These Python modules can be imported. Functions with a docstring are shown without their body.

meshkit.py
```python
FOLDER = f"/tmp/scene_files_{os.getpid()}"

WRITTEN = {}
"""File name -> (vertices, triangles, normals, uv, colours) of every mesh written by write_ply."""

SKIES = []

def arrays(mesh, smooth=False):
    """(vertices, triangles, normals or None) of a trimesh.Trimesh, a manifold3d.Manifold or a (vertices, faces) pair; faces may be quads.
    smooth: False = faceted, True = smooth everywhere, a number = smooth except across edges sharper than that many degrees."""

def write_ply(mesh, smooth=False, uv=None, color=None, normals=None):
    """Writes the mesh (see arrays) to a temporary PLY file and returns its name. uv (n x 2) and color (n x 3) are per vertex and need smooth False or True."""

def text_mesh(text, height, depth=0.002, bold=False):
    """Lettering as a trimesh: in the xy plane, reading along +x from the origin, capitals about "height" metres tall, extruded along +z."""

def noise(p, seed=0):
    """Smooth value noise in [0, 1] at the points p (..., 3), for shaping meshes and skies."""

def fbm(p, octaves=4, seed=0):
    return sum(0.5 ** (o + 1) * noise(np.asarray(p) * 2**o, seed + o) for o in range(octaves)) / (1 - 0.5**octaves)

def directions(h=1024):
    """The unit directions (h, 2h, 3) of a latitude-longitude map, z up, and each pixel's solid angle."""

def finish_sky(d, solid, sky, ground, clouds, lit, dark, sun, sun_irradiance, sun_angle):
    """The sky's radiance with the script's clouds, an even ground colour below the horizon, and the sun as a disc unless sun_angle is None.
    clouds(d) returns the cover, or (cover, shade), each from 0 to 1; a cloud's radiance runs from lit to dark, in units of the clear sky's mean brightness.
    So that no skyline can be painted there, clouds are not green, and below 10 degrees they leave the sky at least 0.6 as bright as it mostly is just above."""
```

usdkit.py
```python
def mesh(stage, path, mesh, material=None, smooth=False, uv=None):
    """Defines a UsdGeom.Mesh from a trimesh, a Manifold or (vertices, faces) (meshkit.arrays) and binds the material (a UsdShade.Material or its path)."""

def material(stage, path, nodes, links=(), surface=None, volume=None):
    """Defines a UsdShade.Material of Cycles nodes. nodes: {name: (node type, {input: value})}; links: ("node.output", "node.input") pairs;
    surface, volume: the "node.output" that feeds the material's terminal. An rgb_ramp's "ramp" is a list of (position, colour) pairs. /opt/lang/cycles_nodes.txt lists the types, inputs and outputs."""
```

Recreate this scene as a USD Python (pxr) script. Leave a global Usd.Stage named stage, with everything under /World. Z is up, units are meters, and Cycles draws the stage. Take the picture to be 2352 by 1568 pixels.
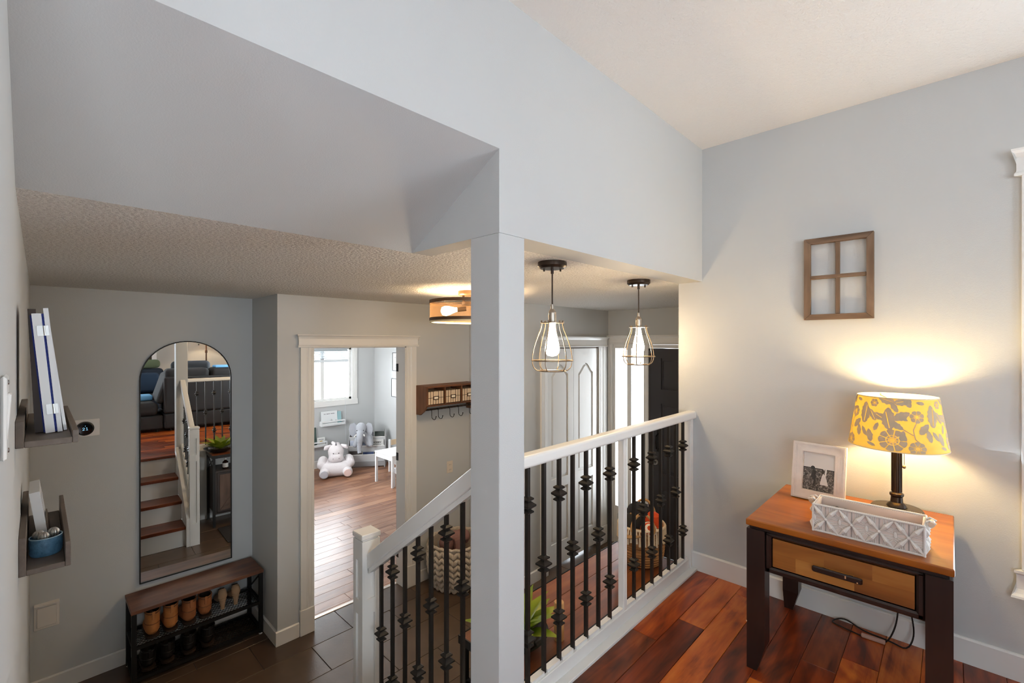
import math, random
import numpy as np, trimesh, usdkit, meshkit
import manifold3d as m3
from shapely.geometry import Polygon, Point, LineString, box as sbox
from shapely.ops import unary_union
from shapely import affinity
from pxr import Usd, UsdGeom, UsdLux, UsdShade, Gf, Sdf

stage = Usd.Stage.CreateInMemory()
UsdGeom.SetStageUpAxis(stage, UsdGeom.Tokens.z)
UsdGeom.SetStageMetersPerUnit(stage, 1.0)
UsdGeom.Xform.Define(stage, '/World')
UsdGeom.Scope.Define(stage, '/World/Looks')
rng = random.Random(7)

# ------------------------------------------------------------------ camera
# x runs along the railing towards the right wall, y runs down the stairs towards the mirror wall, z up; the upper floor is z = 0
YAW, EYE = 0.7667, (0.0, 0.0, 1.31)
cam = UsdGeom.Camera.Define(stage, '/World/camera')
cam.CreateHorizontalApertureAttr(36.0)
cam.CreateVerticalApertureAttr(24.0)
cam.CreateFocalLengthAttr(1047.8 / 2352 * 36.0)
cam.CreateVerticalApertureOffsetAttr(2.5 / 2352 * 36.0)
cam.CreateClippingRangeAttr(Gf.Vec2f(0.02, 100))
cam.CreateExposureAttr(-0.12)
_F = (math.cos(YAW), math.sin(YAW), 0.0)
_R = (math.sin(YAW), -math.cos(YAW), 0.0)
cam.AddTransformOp().Set(Gf.Matrix4d(_R[0], _R[1], 0, 0, 0, 0, 1, 0, -_F[0], -_F[1], 0, 0, EYE[0], EYE[1], EYE[2], 1))

# ------------------------------------------------------------------ sky and daylight
UsdGeom.Scope.Define(stage, '/World/daylight')
sky = UsdLux.DomeLight.Define(stage, '/World/daylight/sky')
sky.CreateIntensityAttr(2.5)
sky.CreateColorAttr(Gf.Vec3f(0.86, 0.93, 1.0))


def rect_light(name, c, toward, w, h, intensity, color):
    """Daylight standing just outside a window opening; some openings are unseen and added."""
    l = UsdLux.RectLight.Define(stage, '/World/daylight/' + name)
    z = -np.asarray(toward, float); z /= np.linalg.norm(z)
    x = np.cross([0, 0, 1.0], z); x /= np.linalg.norm(x); y = np.cross(z, x)
    l.AddTransformOp().Set(Gf.Matrix4d(*x, 0, *y, 0, *z, 0, *map(float, c), 1))
    l.CreateWidthAttr(w); l.CreateHeightAttr(h); l.CreateIntensityAttr(intensity); l.CreateColorAttr(Gf.Vec3f(*color))
    return l


DAY = (0.80, 0.91, 1.0)
rect_light('living_window_light', (2.80, -1.25, 1.2), (-1, 0.0, 0.5), 2.3, 1.9, 7.6, (0.76, 0.89, 1.0))
rect_light('back_window_light', (-0.85, -4.78, 1.3), (0, 1, 0.6), 2.2, 1.7, 9.8, (0.75, 0.89, 1.0))  # unseen back window, added and shifted to light the wall over the railing
rect_light('side_window_light', (-3.30, -2.2, 1.3), (1, 0, 0.5), 2.2, 1.7, 1.2, (0.55, 0.82, 1.0))  # unseen side window, added for bluish daylight from the left
rect_light('playroom_window_light', (3.15, 8.06, 0.74), (0, -1, -0.1), 1.5, 1.1, 24.0, (0.9, 0.96, 1.0))
rect_light('playroom_side_window_light', (1.20, 6.2, 0.7), (1, 0, -0.1), 1.6, 1.3, 10.0, (0.92, 0.97, 1.0))  # unseen second window, added to brighten the right wall and the floor sheen
rect_light('sidelight_light', (4.62, 2.47, 0.4), (-1, -0.25, -0.1), 0.36, 1.75, 8.0, (0.9, 0.96, 1.0))


def sphere_light(name, c, r, intensity, color):
    l = UsdLux.SphereLight.Define(stage, name)
    l.AddTranslateOp().Set(Gf.Vec3d(*c)); l.CreateRadiusAttr(r); l.CreateIntensityAttr(intensity); l.CreateColorAttr(Gf.Vec3f(*color))


# ------------------------------------------------------------------ helpers: materials
def lin(r, g, b):
    f = lambda c: (c / 255) / 12.92 if c <= 10 else ((c / 255 + 0.055) / 1.055) ** 2.4
    return (f(r), f(g), f(b))


MATS = {}


def mat(name, col, rough=0.5, metal=0.0, bump=None, var=None, **kw):
    """Plain surface. bump = (scale, distance); var = (scale, amount) mottles the colour."""
    if name in MATS: return MATS[name]
    n = {'p': ('principled_bsdf', {'base_color': lin(*col), 'roughness': rough, 'metallic': metal, **kw})}
    L = []
    if bump or var: n['g'] = ('geometry', {})
    if bump:
        n['bn'] = ('noise_texture', {'scale': bump[0], 'detail': 3.0}); n['b'] = ('bump', {'distance': bump[1], 'strength': 1.0})
        L += [('g.position', 'bn.vector'), ('bn.fac', 'b.height'), ('b.normal', 'p.normal')]
    if var:
        c = np.array(lin(*col)); a = var[1]
        n['vn'] = ('noise_texture', {'scale': var[0], 'detail': 4.0})
        n['vr'] = ('rgb_ramp', {'ramp': [(0.3, tuple(c * (1 - a))), (0.7, tuple(np.minimum(c * (1 + a), 1)))]})
        L += [('g.position', 'vn.vector'), ('vn.fac', 'vr.fac'), ('vr.color', 'p.base_color')]
    MATS[name] = usdkit.material(stage, '/World/Looks/' + name, n, L, surface='p.BSDF')
    return MATS[name]


def wood(name, dark, mid, light, axis='x', rough=0.35, scale=1.0, offset=0.0, coat=0.0, contrast=(0.3, 0.5, 0.72), bump=0.0006, swirl=2.2):
    """Wood whose grain runs along the given world axis."""
    if name in MATS: return MATS[name]
    s = {'x': (1.3, 16, 16), 'y': (16, 1.3, 16), 'z': (16, 16, 1.3)}[axis]
    s = tuple(v * scale for v in s)
    s2 = tuple(v * 0.28 if v > 2 * scale else v * 1.1 for v in s)
    n = {'g': ('geometry', {}), 'o': ('object_info', {}), 'mu': ('math', {'math_type': 'multiply', 'value2': 31.0}),
         'cx': ('combine_xyz', {}), 'm': ('mapping', {'scale': s}), 'm2': ('mapping', {'scale': s2, 'location': (offset, offset * 2, offset)}),
         'n1': ('noise_texture', {'scale': 1.0, 'detail': 6.0, 'roughness': 0.6, 'distortion': 0.9}),
         'n2': ('noise_texture', {'scale': 1.0, 'detail': 3.0, 'distortion': swirl}),
         'mx': ('mix_float', {'fac': 0.5}),
         'r': ('rgb_ramp', {'ramp': [(contrast[0], lin(*dark)), (contrast[1], lin(*mid)), (contrast[2], lin(*light))]}),
         'b': ('bump', {'distance': bump, 'strength': 0.6}),
         'p': ('principled_bsdf', {'roughness': rough, 'coat_weight': coat, 'coat_roughness': 0.12})}
    L = [('o.random', 'mu.value1'), ('mu.value', 'cx.x'), ('mu.value', 'cx.y'), ('mu.value', 'cx.z'), ('cx.vector', 'm.location'),
         ('g.position', 'm.vector'), ('g.position', 'm2.vector'), ('m.vector', 'n1.vector'), ('m2.vector', 'n2.vector'),
         ('n1.fac', 'mx.a'), ('n2.fac', 'mx.b'), ('mx.result', 'r.fac'), ('r.color', 'p.base_color'), ('n1.fac', 'b.height'), ('b.normal', 'p.normal')]
    MATS[name] = usdkit.material(stage, '/World/Looks/' + name, n, L, surface='p.BSDF')
    return MATS[name]


def emit(name, col, strength):
    if name not in MATS:
        MATS[name] = usdkit.material(stage, '/World/Looks/' + name, {'e': ('emission', {'color': col, 'strength': strength})}, surface='e.emission')
    return MATS[name]


def see_through(name, col, frac, rough=0.1):
    """Thin gauze or pane: plain transparency mixed with a glossy/diffuse skin."""
    if name not in MATS:
        MATS[name] = usdkit.material(stage, '/World/Looks/' + name, {
            't': ('transparent_bsdf', {'color': (1, 1, 1)}), 'p': ('principled_bsdf', {'base_color': lin(*col), 'roughness': rough}),
            'm': ('mix_closure', {'fac': 1 - frac})}, [('t.BSDF', 'm.closure1'), ('p.BSDF', 'm.closure2')], surface='m.closure')
    return MATS[name]


def pane(name):
    if name not in MATS:
        MATS[name] = usdkit.material(stage, '/World/Looks/' + name, {
            't': ('transparent_bsdf', {'color': (1, 1, 1)}), 'g': ('glossy_bsdf', {'color': (1, 1, 1), 'roughness': 0.02}), 'f': ('fresnel', {'IOR': 1.45}),
            'm': ('mix_closure', {})}, [('f.fac', 'm.fac'), ('t.BSDF', 'm.closure1'), ('g.BSDF', 'm.closure2')], surface='m.closure')
    return MATS[name]


def popcorn(name, col, dist):
    n = {'g': ('geometry', {}), 'v': ('voronoi_texture', {'scale': 75.0, 'feature': 'smooth_f1', 'smoothness': 0.6}), 'n': ('noise_texture', {'scale': 110.0, 'detail': 3.0, 'distortion': 1.0}),
         'mx': ('mix_float', {'fac': 0.6}), 'iv': ('math', {'math_type': 'subtract', 'value1': 1.0}), 'b': ('bump', {'distance': dist, 'strength': 1.0}),
         'p': ('principled_bsdf', {'base_color': lin(*col), 'roughness': 0.75})}
    L = [('g.position', 'v.vector'), ('g.position', 'n.vector'), ('v.distance', 'iv.value2'), ('iv.value', 'mx.a'), ('n.fac', 'mx.b'), ('mx.result', 'b.height'), ('b.normal', 'p.normal')]
    MATS[name] = usdkit.material(stage, '/World/Looks/' + name, n, L, surface='p.BSDF')
    return MATS[name]


# ------------------------------------------------------------------ helpers: shapes
def tri(v, f):
    m = trimesh.Trimesh(np.asarray(v, float), np.asarray(f, int), process=False)
    return m


def bx(x0, y0, z0, x1, y1, z1, b=0.0):
    """A box, its edges chamfered by b."""
    if b <= 0:
        m = trimesh.creation.box(extents=(x1 - x0, y1 - y0, z1 - z0)); m.apply_translation(((x0 + x1) / 2, (y0 + y1) / 2, (z0 + z1) / 2)); return m
    P = []
    for X, sx in ((x0, 1), (x1, -1)):
        for Y, sy in ((y0, 1), (y1, -1)):
            for Z, sz in ((z0, 1), (z1, -1)):
                P += [(X, Y + sy * b, Z + sz * b), (X + sx * b, Y, Z + sz * b), (X + sx * b, Y + sy * b, Z)]
    return trimesh.convex.convex_hull(np.array(P))


def rbx(x0, y0, z0, x1, y1, z1, r, sub=2):
    """A box with round edges."""
    s = trimesh.creation.icosphere(subdivisions=sub, radius=r).vertices
    P = [s + (X, Y, Z) for X in (x0 + r, x1 - r) for Y in (y0 + r, y1 - r) for Z in (z0 + r, z1 - r)]
    return trimesh.convex.convex_hull(np.vstack(P))


def fixwind(m):
    if m.volume < 0: m.invert()
    return m


def prism(poly, axis, a, b):
    """Extrudes a polygon. axis 'x': polygon in (y, z); 'y': in (x, z); 'z': in (x, y)."""
    if not hasattr(poly, 'geom_type'): poly = Polygon(poly)
    gs = list(getattr(poly, 'geoms', [poly])); out = []
    for g in gs:
        m = trimesh.creation.extrude_polygon(g, b - a, engine='earcut')
        v = m.vertices.copy(); w = v[:, 2] + a
        V = {'x': np.c_[w, v[:, 0], v[:, 1]], 'y': np.c_[v[:, 0], w, v[:, 1]], 'z': np.c_[v[:, 0], v[:, 1], w]}[axis]
        out.append(fixwind(tri(V, m.faces)))
    return cat(out)


def cat(ms):
    ms = [m for m in ms if m is not None]
    return ms[0] if len(ms) == 1 else trimesh.util.concatenate(ms)


def cyl(p0, p1, r0, r1=None, n=16):
    """A capped cone from p0 to p1."""
    p0, p1 = np.asarray(p0, float), np.asarray(p1, float); r1 = r0 if r1 is None else r1
    d = p1 - p0; L = np.linalg.norm(d)
    m = lathe([(0, 0), (r0, 0), (r1, L), (0, L)], n=n)
    m.apply_transform(trimesh.geometry.align_vectors([0, 0, 1], d / L)); m.apply_translation(p0)
    return m


def lathe(prof, c=(0, 0, 0), n=24, sx=1.0, sy=1.0):
    """Turns a profile of (radius, height) about z."""
    prof = np.asarray(prof, float); k = len(prof)
    t = np.arange(n) / n * 2 * np.pi
    V = np.stack([prof[:, 0][:, None] * np.cos(t) * sx, prof[:, 0][:, None] * np.sin(t) * sy, np.repeat(prof[:, 1][:, None], n, 1)], -1).reshape(-1, 3)
    F = []
    for i in range(k - 1):
        for j in range(n):
            a, b, cc, d = i * n + j, i * n + (j + 1) % n, (i + 1) * n + (j + 1) % n, (i + 1) * n + j
            if prof[i, 0] > 1e-9: F.append((a, b, cc))
            if prof[i + 1, 0] > 1e-9: F.append((a, cc, d))
    m = tri(V + np.asarray(c), F)
    m.merge_vertices(); m.update_faces(m.nondegenerate_faces()); m.remove_unreferenced_vertices()
    return fixwind(m)


def tube(path, r, n=6, closed=False):
    """A round bar along a path; r is one radius or one per point."""
    P = np.asarray(path, float); k = len(P); r = np.broadcast_to(np.asarray(r, float), (k,))
    T = (np.roll(P, -1, 0) - np.roll(P, 1, 0)) if closed else np.gradient(P, axis=0)
    T /= np.maximum(np.linalg.norm(T, axis=1, keepdims=True), 1e-12)
    u = np.cross(T[0], [0, 0, 1.0]);
    if np.linalg.norm(u) < 1e-3: u = np.cross(T[0], [1.0, 0, 0])
    V = []
    for i in range(k):
        u = u - T[i] * (u @ T[i]); u /= np.linalg.norm(u); w = np.cross(T[i], u)
        for j in range(n):
            t = 2 * np.pi * j / n; V.append(P[i] + r[i] * (math.cos(t) * u + math.sin(t) * w))
    F = []
    for i in range(k if closed else k - 1):
        i2 = (i + 1) % k
        for j in range(n):
            j2 = (j + 1) % n; F += [(i * n + j, i * n + j2, i2 * n + j2), (i * n + j, i2 * n + j2, i2 * n + j)]
    if not closed:
        V += [P[0], P[-1]]; a, b = len(V) - 2, len(V) - 1
        for j in range(n): F += [(a, (j + 1) % n, j), (b, (k - 1) * n + j, (k - 1) * n + (j + 1) % n)]
    return fixwind(tri(V, F))


def ball(c, r, sub=2, s=(1, 1, 1)):
    m = trimesh.creation.icosphere(subdivisions=sub, radius=1.0); m.apply_scale(np.asarray(s) * r); m.apply_translation(c); return m


def blob(bones, edge=0.02, smooth=6):
    """One continuous body: hulls of pairs of spheres ((p, r), (q, s)) joined and smoothed."""
    def sph(p, r): return m3.Manifold.sphere(r, 20).translate([float(x) for x in p])
    whole = None
    for (p, r), (q, s) in bones:
        h = m3.Manifold.batch_hull([sph(p, r), sph(q, s)])
        whole = h if whole is None else whole + h
    t = whole.refine_to_length(edge).to_mesh()
    m = trimesh.Trimesh(t.vert_properties[:, :3], t.tri_verts, process=True)
    trimesh.smoothing.filter_taubin(m, lamb=0.5, nu=0.53, iterations=smooth)
    return m


def moved(m, loc=(0, 0, 0), rotz=0.0, rx=0.0, ry=0.0):
    m = m.copy()
    if rx: m.apply_transform(trimesh.transformations.rotation_matrix(rx, [1, 0, 0]))
    if ry: m.apply_transform(trimesh.transformations.rotation_matrix(ry, [0, 1, 0]))
    if rotz: m.apply_transform(trimesh.transformations.rotation_matrix(rotz, [0, 0, 1]))
    m.apply_translation(loc)
    return m


def onto(m, o, ex, ey):
    """Places a mesh drawn in the xy plane (z outwards) at o with its x along ex and y along ey."""
    ex, ey = np.asarray(ex, float), np.asarray(ey, float); ez = np.cross(ex, ey)
    m = m.copy(); v = m.vertices
    m.vertices = np.asarray(o, float) + v[:, :1] * ex + v[:, 1:2] * ey + v[:, 2:3] * ez
    return m


def text(s, h, o, ex, ey, center=True, bold=False, depth=0.0006):
    m = meshkit.text_mesh(s, h, depth, bold)
    if center: m.apply_translation((-(m.bounds[0][0] + m.bounds[1][0]) / 2, 0, 0))
    return onto(m, o, ex, ey)


# ------------------------------------------------------------------ helpers: prims
USED = {}


def number(parent, name):
    k = (parent, name); USED[k] = USED.get(k, -1) + 1
    return f'{parent}/{name}' + (f'_{USED[k]:03d}' if USED[k] else '')


def path_of(p): return '/World' if p is None else str(p.GetPath())


def tag(p, label=None, cat_=None, group=None, kind=None):
    for k, v in (('label', label), ('category', cat_), ('group', group), ('kind', kind)):
        if v: p.SetCustomDataByKey(k, v)
    return p


def obj(name, mesh, material, parent=None, smooth=30, label=None):
    """ONE Mesh prim under parent, or under /World."""
    if isinstance(mesh, list): mesh = cat(mesh)
    if parent is not None and 'loc' in (parent.GetCustomData() or {}): pass
    off = ORIGIN.get(path_of(parent))
    if off is not None:
        mesh = mesh.copy(); mesh.apply_translation(-np.asarray(off))
    m = usdkit.mesh(stage, number(path_of(parent), name), mesh, material, smooth=smooth)
    return tag(m.GetPrim(), label)


ORIGIN = {}


def thing(name, label, cat_, base=(0, 0, 0), group=None, kind=None):
    """An Xform at the thing's base whose children are its parts; parts are written in room coordinates."""
    p = number('/World', name); x = UsdGeom.Xform.Define(stage, p); x.AddTranslateOp().Set(Gf.Vec3d(*map(float, base)))
    ORIGIN[p] = np.asarray(base, float)
    return tag(x.GetPrim(), label, cat_, group, kind)


def sub(name, mesh, material, parent, smooth=30, label=None):
    """A part that has sub-parts of its own: a Mesh whose children are written in the same coordinates."""
    p = obj(name, mesh, material, parent, smooth, label)
    ORIGIN[str(p.GetPath())] = ORIGIN.get(path_of(parent), np.zeros(3))
    return p


def solo(name, mesh, material, label, cat_, group=None, kind=None, smooth=30):
    return tag(obj(name, mesh, material, None, smooth), label, cat_, group, kind)


def struct(name, mesh, material, label=None, smooth=30):
    return tag(obj(name, mesh, material, None, smooth), label, None, None, 'structure')


def group_struct(name, label=None):
    return thing(name, label, None, (0, 0, 0), None, 'structure')
# ------------------------------------------------------------------ measures of the house
UR, VW, VB, UC, UC2 = 2.64, 1.030, 1.168, 1.011, 1.130       # right wall, front and back of the railing wall, pillar
ZC, ZS, ZT, ZL = 1.659, 1.924, 2.415, -0.860                 # lower ceiling, soffit top edge, upper ceiling, lower floor
V2, UL, VM, U1, VD, VC, UE = 1.517, -0.036, 4.030, 1.187, 3.477, 2.725, 4.357
KV, KU = 7.88, 4.42                                            # playroom far wall and right wall

# ------------------------------------------------------------------ materials of the house
paint = mat('wall_paint', (195, 196, 195), 0.62, bump=(260, 0.0004), var=(1.5, 0.012))
white = mat('white_trim_paint', (228, 226, 222), 0.32)
ceil_white = popcorn('upper_ceiling_texture', (238, 236, 232), 0.003)
ceil_pop = popcorn('stippled_ceiling_texture', (240, 236, 230), 0.016)
grout = mat('dark_grout', (52, 44, 38), 0.9)
subfloor = mat('subfloor', (40, 24, 16), 0.9)
TONES = [((78, 30, 10), (142, 62, 22), (184, 98, 44)), ((62, 24, 11), (112, 47, 21), (148, 72, 36)), ((96, 38, 12), (164, 78, 30), (204, 122, 60)),
         ((62, 28, 18), (112, 54, 32), (142, 80, 50)), ((108, 46, 15), (174, 92, 40), (194, 118, 64)), ((54, 21, 10), (102, 42, 20), (136, 62, 30))]
TONES = [tuple((min(r * 1.06, 255), g * 0.98, b * 0.68) for r, g, b in t) for t in TONES]
acacia = [wood(f'acacia_plank_{"abcdef"[i]}', *t, axis='x', rough=0.3, offset=3.1 * i, coat=0.1, contrast=(0.36, 0.5, 0.63), swirl=3.6) for i, t in enumerate(TONES)]
PTONES = [((106, 66, 44), (150, 104, 76), (178, 136, 106)), ((118, 74, 50), (160, 112, 82), (186, 146, 116)), ((96, 58, 40), (138, 92, 66), (168, 126, 98))]
laminate = [wood(f'laminate_plank_{"abc"[i]}', *t, axis='x', rough=0.34, offset=2.3 * i, scale=0.8) for i, t in enumerate(PTONES)]
tiles = [mat(f'brown_floor_tile_{"abc"[i]}', c, 0.24, bump=(60, 0.0005), var=(5, 0.16)) for i, c in enumerate([(84, 66, 52), (78, 61, 49), (89, 71, 56)])]
tread_wood = wood('tread_wood', (66, 28, 14), (112, 54, 28), (140, 76, 44), axis='x', rough=0.3)


def boards(parent, name, x0, x1, y0, y1, top, thick, w, length, mats, seed, offset=None, gap=0.0012, ch=0.0016, jitter=0.35):
    """Floor pieces laid in rows along x, each its own mesh with eased upper edges."""
    r = random.Random(seed); k = 0; y = y1
    while y > y0 + 0.01:
        ya = max(y0, y - w); L = length
        start = x0 - (r.random() * L if offset is None else ((k * offset) % 1.0) * L)
        x = start
        while x < x1 - 0.005:
            l = L * (1 + (r.random() - 0.5) * 2 * jitter) if offset is None else L
            a, b = max(x, x0) + gap / 2, min(x + l, x1) - gap / 2
            if b - a > 0.01:
                c, d = ya + gap / 2, y - gap / 2; z0 = top - thick
                V = [(a, c, z0), (b, c, z0), (b, d, z0), (a, d, z0), (a, c, top - ch), (b, c, top - ch), (b, d, top - ch), (a, d, top - ch),
                     (a + ch, c + ch, top), (b - ch, c + ch, top), (b - ch, d - ch, top), (a + ch, d - ch, top)]
                Q = [(0, 1, 5, 4), (1, 2, 6, 5), (2, 3, 7, 6), (3, 0, 4, 7), (4, 5, 9, 8), (5, 6, 10, 9), (6, 7, 11, 10), (7, 4, 8, 11), (8, 9, 10, 11)]
                obj(name, tri(V, [t for q in Q for t in ((q[0], q[1], q[2]), (q[0], q[2], q[3]))]), mats[r.randrange(len(mats))], parent, smooth=False)
            x += l
        y = ya; k += 1


# ------------------------------------------------------------------ floors
fl = group_struct('floor', 'upper floor of glossy reddish brown wood planks')
obj('subfloor', [bx(-3.3, -4.75, -0.26, UR, VW, -0.013), bx(UL, VW, -0.26, UC, 1.150, -0.013)], subfloor, fl, False)
boards(fl, 'plank', -0.3, UR, -1.6, 1.055, 0.0, 0.0125, 0.121, 1.05, acacia, 3)
boards(fl, 'plank', -3.2, -0.3, -4.7, 0.8, 0.0, 0.0125, 0.242, 2.2, acacia, 4)
boards(fl, 'plank', -0.3, UR, -4.7, -1.6, 0.0, 0.0125, 0.121, 1.5, acacia, 5)
boards(fl, 'plank', UL, UC - 0.002, 1.057, 1.165, 0.0, 0.0125, 0.108, 1.06, acacia, 6, jitter=0.0)
fl1 = group_struct('floor', 'lower entry floor of large dark brown tiles')
obj('grout_bed', bx(-0.2, 1.05, ZL - 0.1, 4.5, 4.1, ZL - 0.003), grout, fl1, False)
boards(fl1, 'tile', -0.2 + 0.0, 4.40, 1.17, 3.610, ZL, 0.02, 0.325, 0.62, tiles, 11, offset=0.5, gap=0.004, ch=0.0014)
boards(fl1, 'tile', -0.2, U1, 3.610, VM, ZL, 0.02, 0.325, 0.62, tiles, 12, offset=0.5, gap=0.004, ch=0.0014)
fl2 = group_struct('floor', 'sunlit playroom floor of brown laminate planks')
obj('underlay', bx(1.43, 3.612, ZL - 0.1, KU, KV, ZL - 0.012), subfloor, fl2, False)
boards(fl2, 'plank', 1.43, KU, 3.612, KV, ZL, 0.0115, 0.128, 1.2, laminate, 21)

# ------------------------------------------------------------------ ceilings
struct('ceiling', bx(-3.3, -4.8, ZT, UR + 0.14, VB, ZT + 0.1), ceil_white, 'flat white stippled ceiling over the upper floor', False)
low = unary_union([sbox(UC + 0.09, VB, UE + 0.14, V2 + 0.01), sbox(-0.16, V2, UE + 0.14, VM + 0.12)])
struct('ceiling', prism(low, 'z', ZC, ZC + 0.1), ceil_pop, 'stippled ceiling over the lower entry', False)
struct('ceiling', bx(1.2, 3.612, 1.62, KU + 0.1, KV + 0.1, 1.72), ceil_white, 'white playroom ceiling', False)

# ------------------------------------------------------------------ walls
wf = group_struct('wall_front', 'pale grey wall above the railing and stairs with a square pillar')
obj('header', [bx(UC, VW, ZC, UR, VB, ZT), prism([(VB, ZC), (V2, ZC), (VB, ZC + (ZS - ZC) * (V2 - VB) / (V2 - VW))], 'x', UC, UC + 0.09)], paint, wf, False)
obj('pillar', bx(UC, VW, -0.0, UC2, VB, ZC, 0.002), paint, wf, False, label='square painted pillar between the stairs and the railing')
obj('sloped_soffit', prism([(VW, ZS), (V2, ZC), (V2, ZC + 0.1), (VB, ZS + 0.08), (VB, ZT), (VW, ZT)], 'x', UL, UC), paint, wf, False, label='sloping underside over the stairs')
struct('wall_left', bx(-0.16, 0.82, ZL, UL, VM, ZT), paint, 'pale wall beside the stairs', False)


def wall_with_holes(poly, holes, axis, a, b):
    for h in holes: poly = poly.difference(h)
    return prism(poly, axis, a, b)


rw = [sbox(-2.15, 0.50, -0.30, 1.86)]
struct('wall_right', wall_with_holes(sbox(-4.8, ZL - 0.1, VB, ZT), rw, 'x', UR, UR + 0.13), paint, 'grey wall behind the end table', False)
struct('wall_back', wall_with_holes(sbox(-3.3, -0.2, UR, ZT), [sbox(-1.9, 0.5, 0.2, 2.1)], 'y', -4.75, -4.6), paint, None, False)
struct('wall_side', wall_with_holes(sbox(-4.75, -0.2, 0.95, ZT), [sbox(-3.25, 0.5, -1.15, 2.1)], 'x', -3.25, -3.1), paint, None, False)
struct('wall_kitchen', bx(-3.25, 0.82, -0.2, -0.16, 0.95, ZT), paint, None, False)
struct('wall_mirror', bx(-0.16, VM, ZL - 0.1, U1 + 0.02, VM + 0.12, ZC), paint, 'taupe entry wall behind the arched mirror', False)
struct('wall_return', bx(U1, VD + 0.133, ZL - 0.1, U1 + 0.12, VM, ZC), paint, 'short return wall beside the shoe bench', False)
DU0, DU1, DZ = 1.444, 2.255, 1.281
struct('wall_doorway', wall_with_holes(sbox(U1, ZL - 0.1, KU + 0.1, ZC), [sbox(DU0, ZL - 0.2, DU1, DZ)], 'y', VD, VD + 0.133), paint, 'taupe entry wall around the playroom doorway', False)
CU0, CU1, CZ = 3.298, 4.168, 1.262
struct('wall_closet', [wall_with_holes(sbox(2.99, ZL - 0.1, UE, ZC), [sbox(CU0, ZL - 0.2, CU1, CZ)], 'y', VC, VC + 0.11), bx(2.99, VC + 0.11, ZL - 0.1, 3.09, VD, ZC)], paint, 'wall around the white closet door', False)
EV0, EV1, EZ = 1.30, 2.665, 1.289
struct('wall_entry', wall_with_holes(sbox(VB, ZL - 0.1, VC + 0.3, ZC), [sbox(EV0, ZL - 0.2, EV1, EZ)], 'x', UE, UE + 0.14), paint, 'wall around the dark front door', False)
struct('wall_entry_side', bx(UR + 0.13, 1.05, ZL - 0.1, UE + 0.14, VB, ZC), paint, None, False)
struct('wall_knee', bx(UC, VW + 0.02, ZL - 0.1, UR, VB, -0.002), paint, 'low wall under the landing railing', False)
struct('wall_playroom_far', wall_with_holes(sbox(1.2, ZL - 0.1, KU + 0.1, 1.72), [sbox(2.36, 0.288, 3.966, 1.22)], 'y', KV, KV + 0.13), paint, 'pale wall with the playroom window', False)
struct('wall_playroom_right', bx(KU, 3.61, ZL - 0.1, KU + 0.1, KV, 1.72), paint, 'bright right wall of the playroom', False)
struct('wall_playroom_left', wall_with_holes(sbox(3.612, ZL - 0.1, KV, 1.72), [sbox(5.4, 0.05, 7.0, 1.35)], 'x', 1.31, 1.43), paint, None, False)

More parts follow.
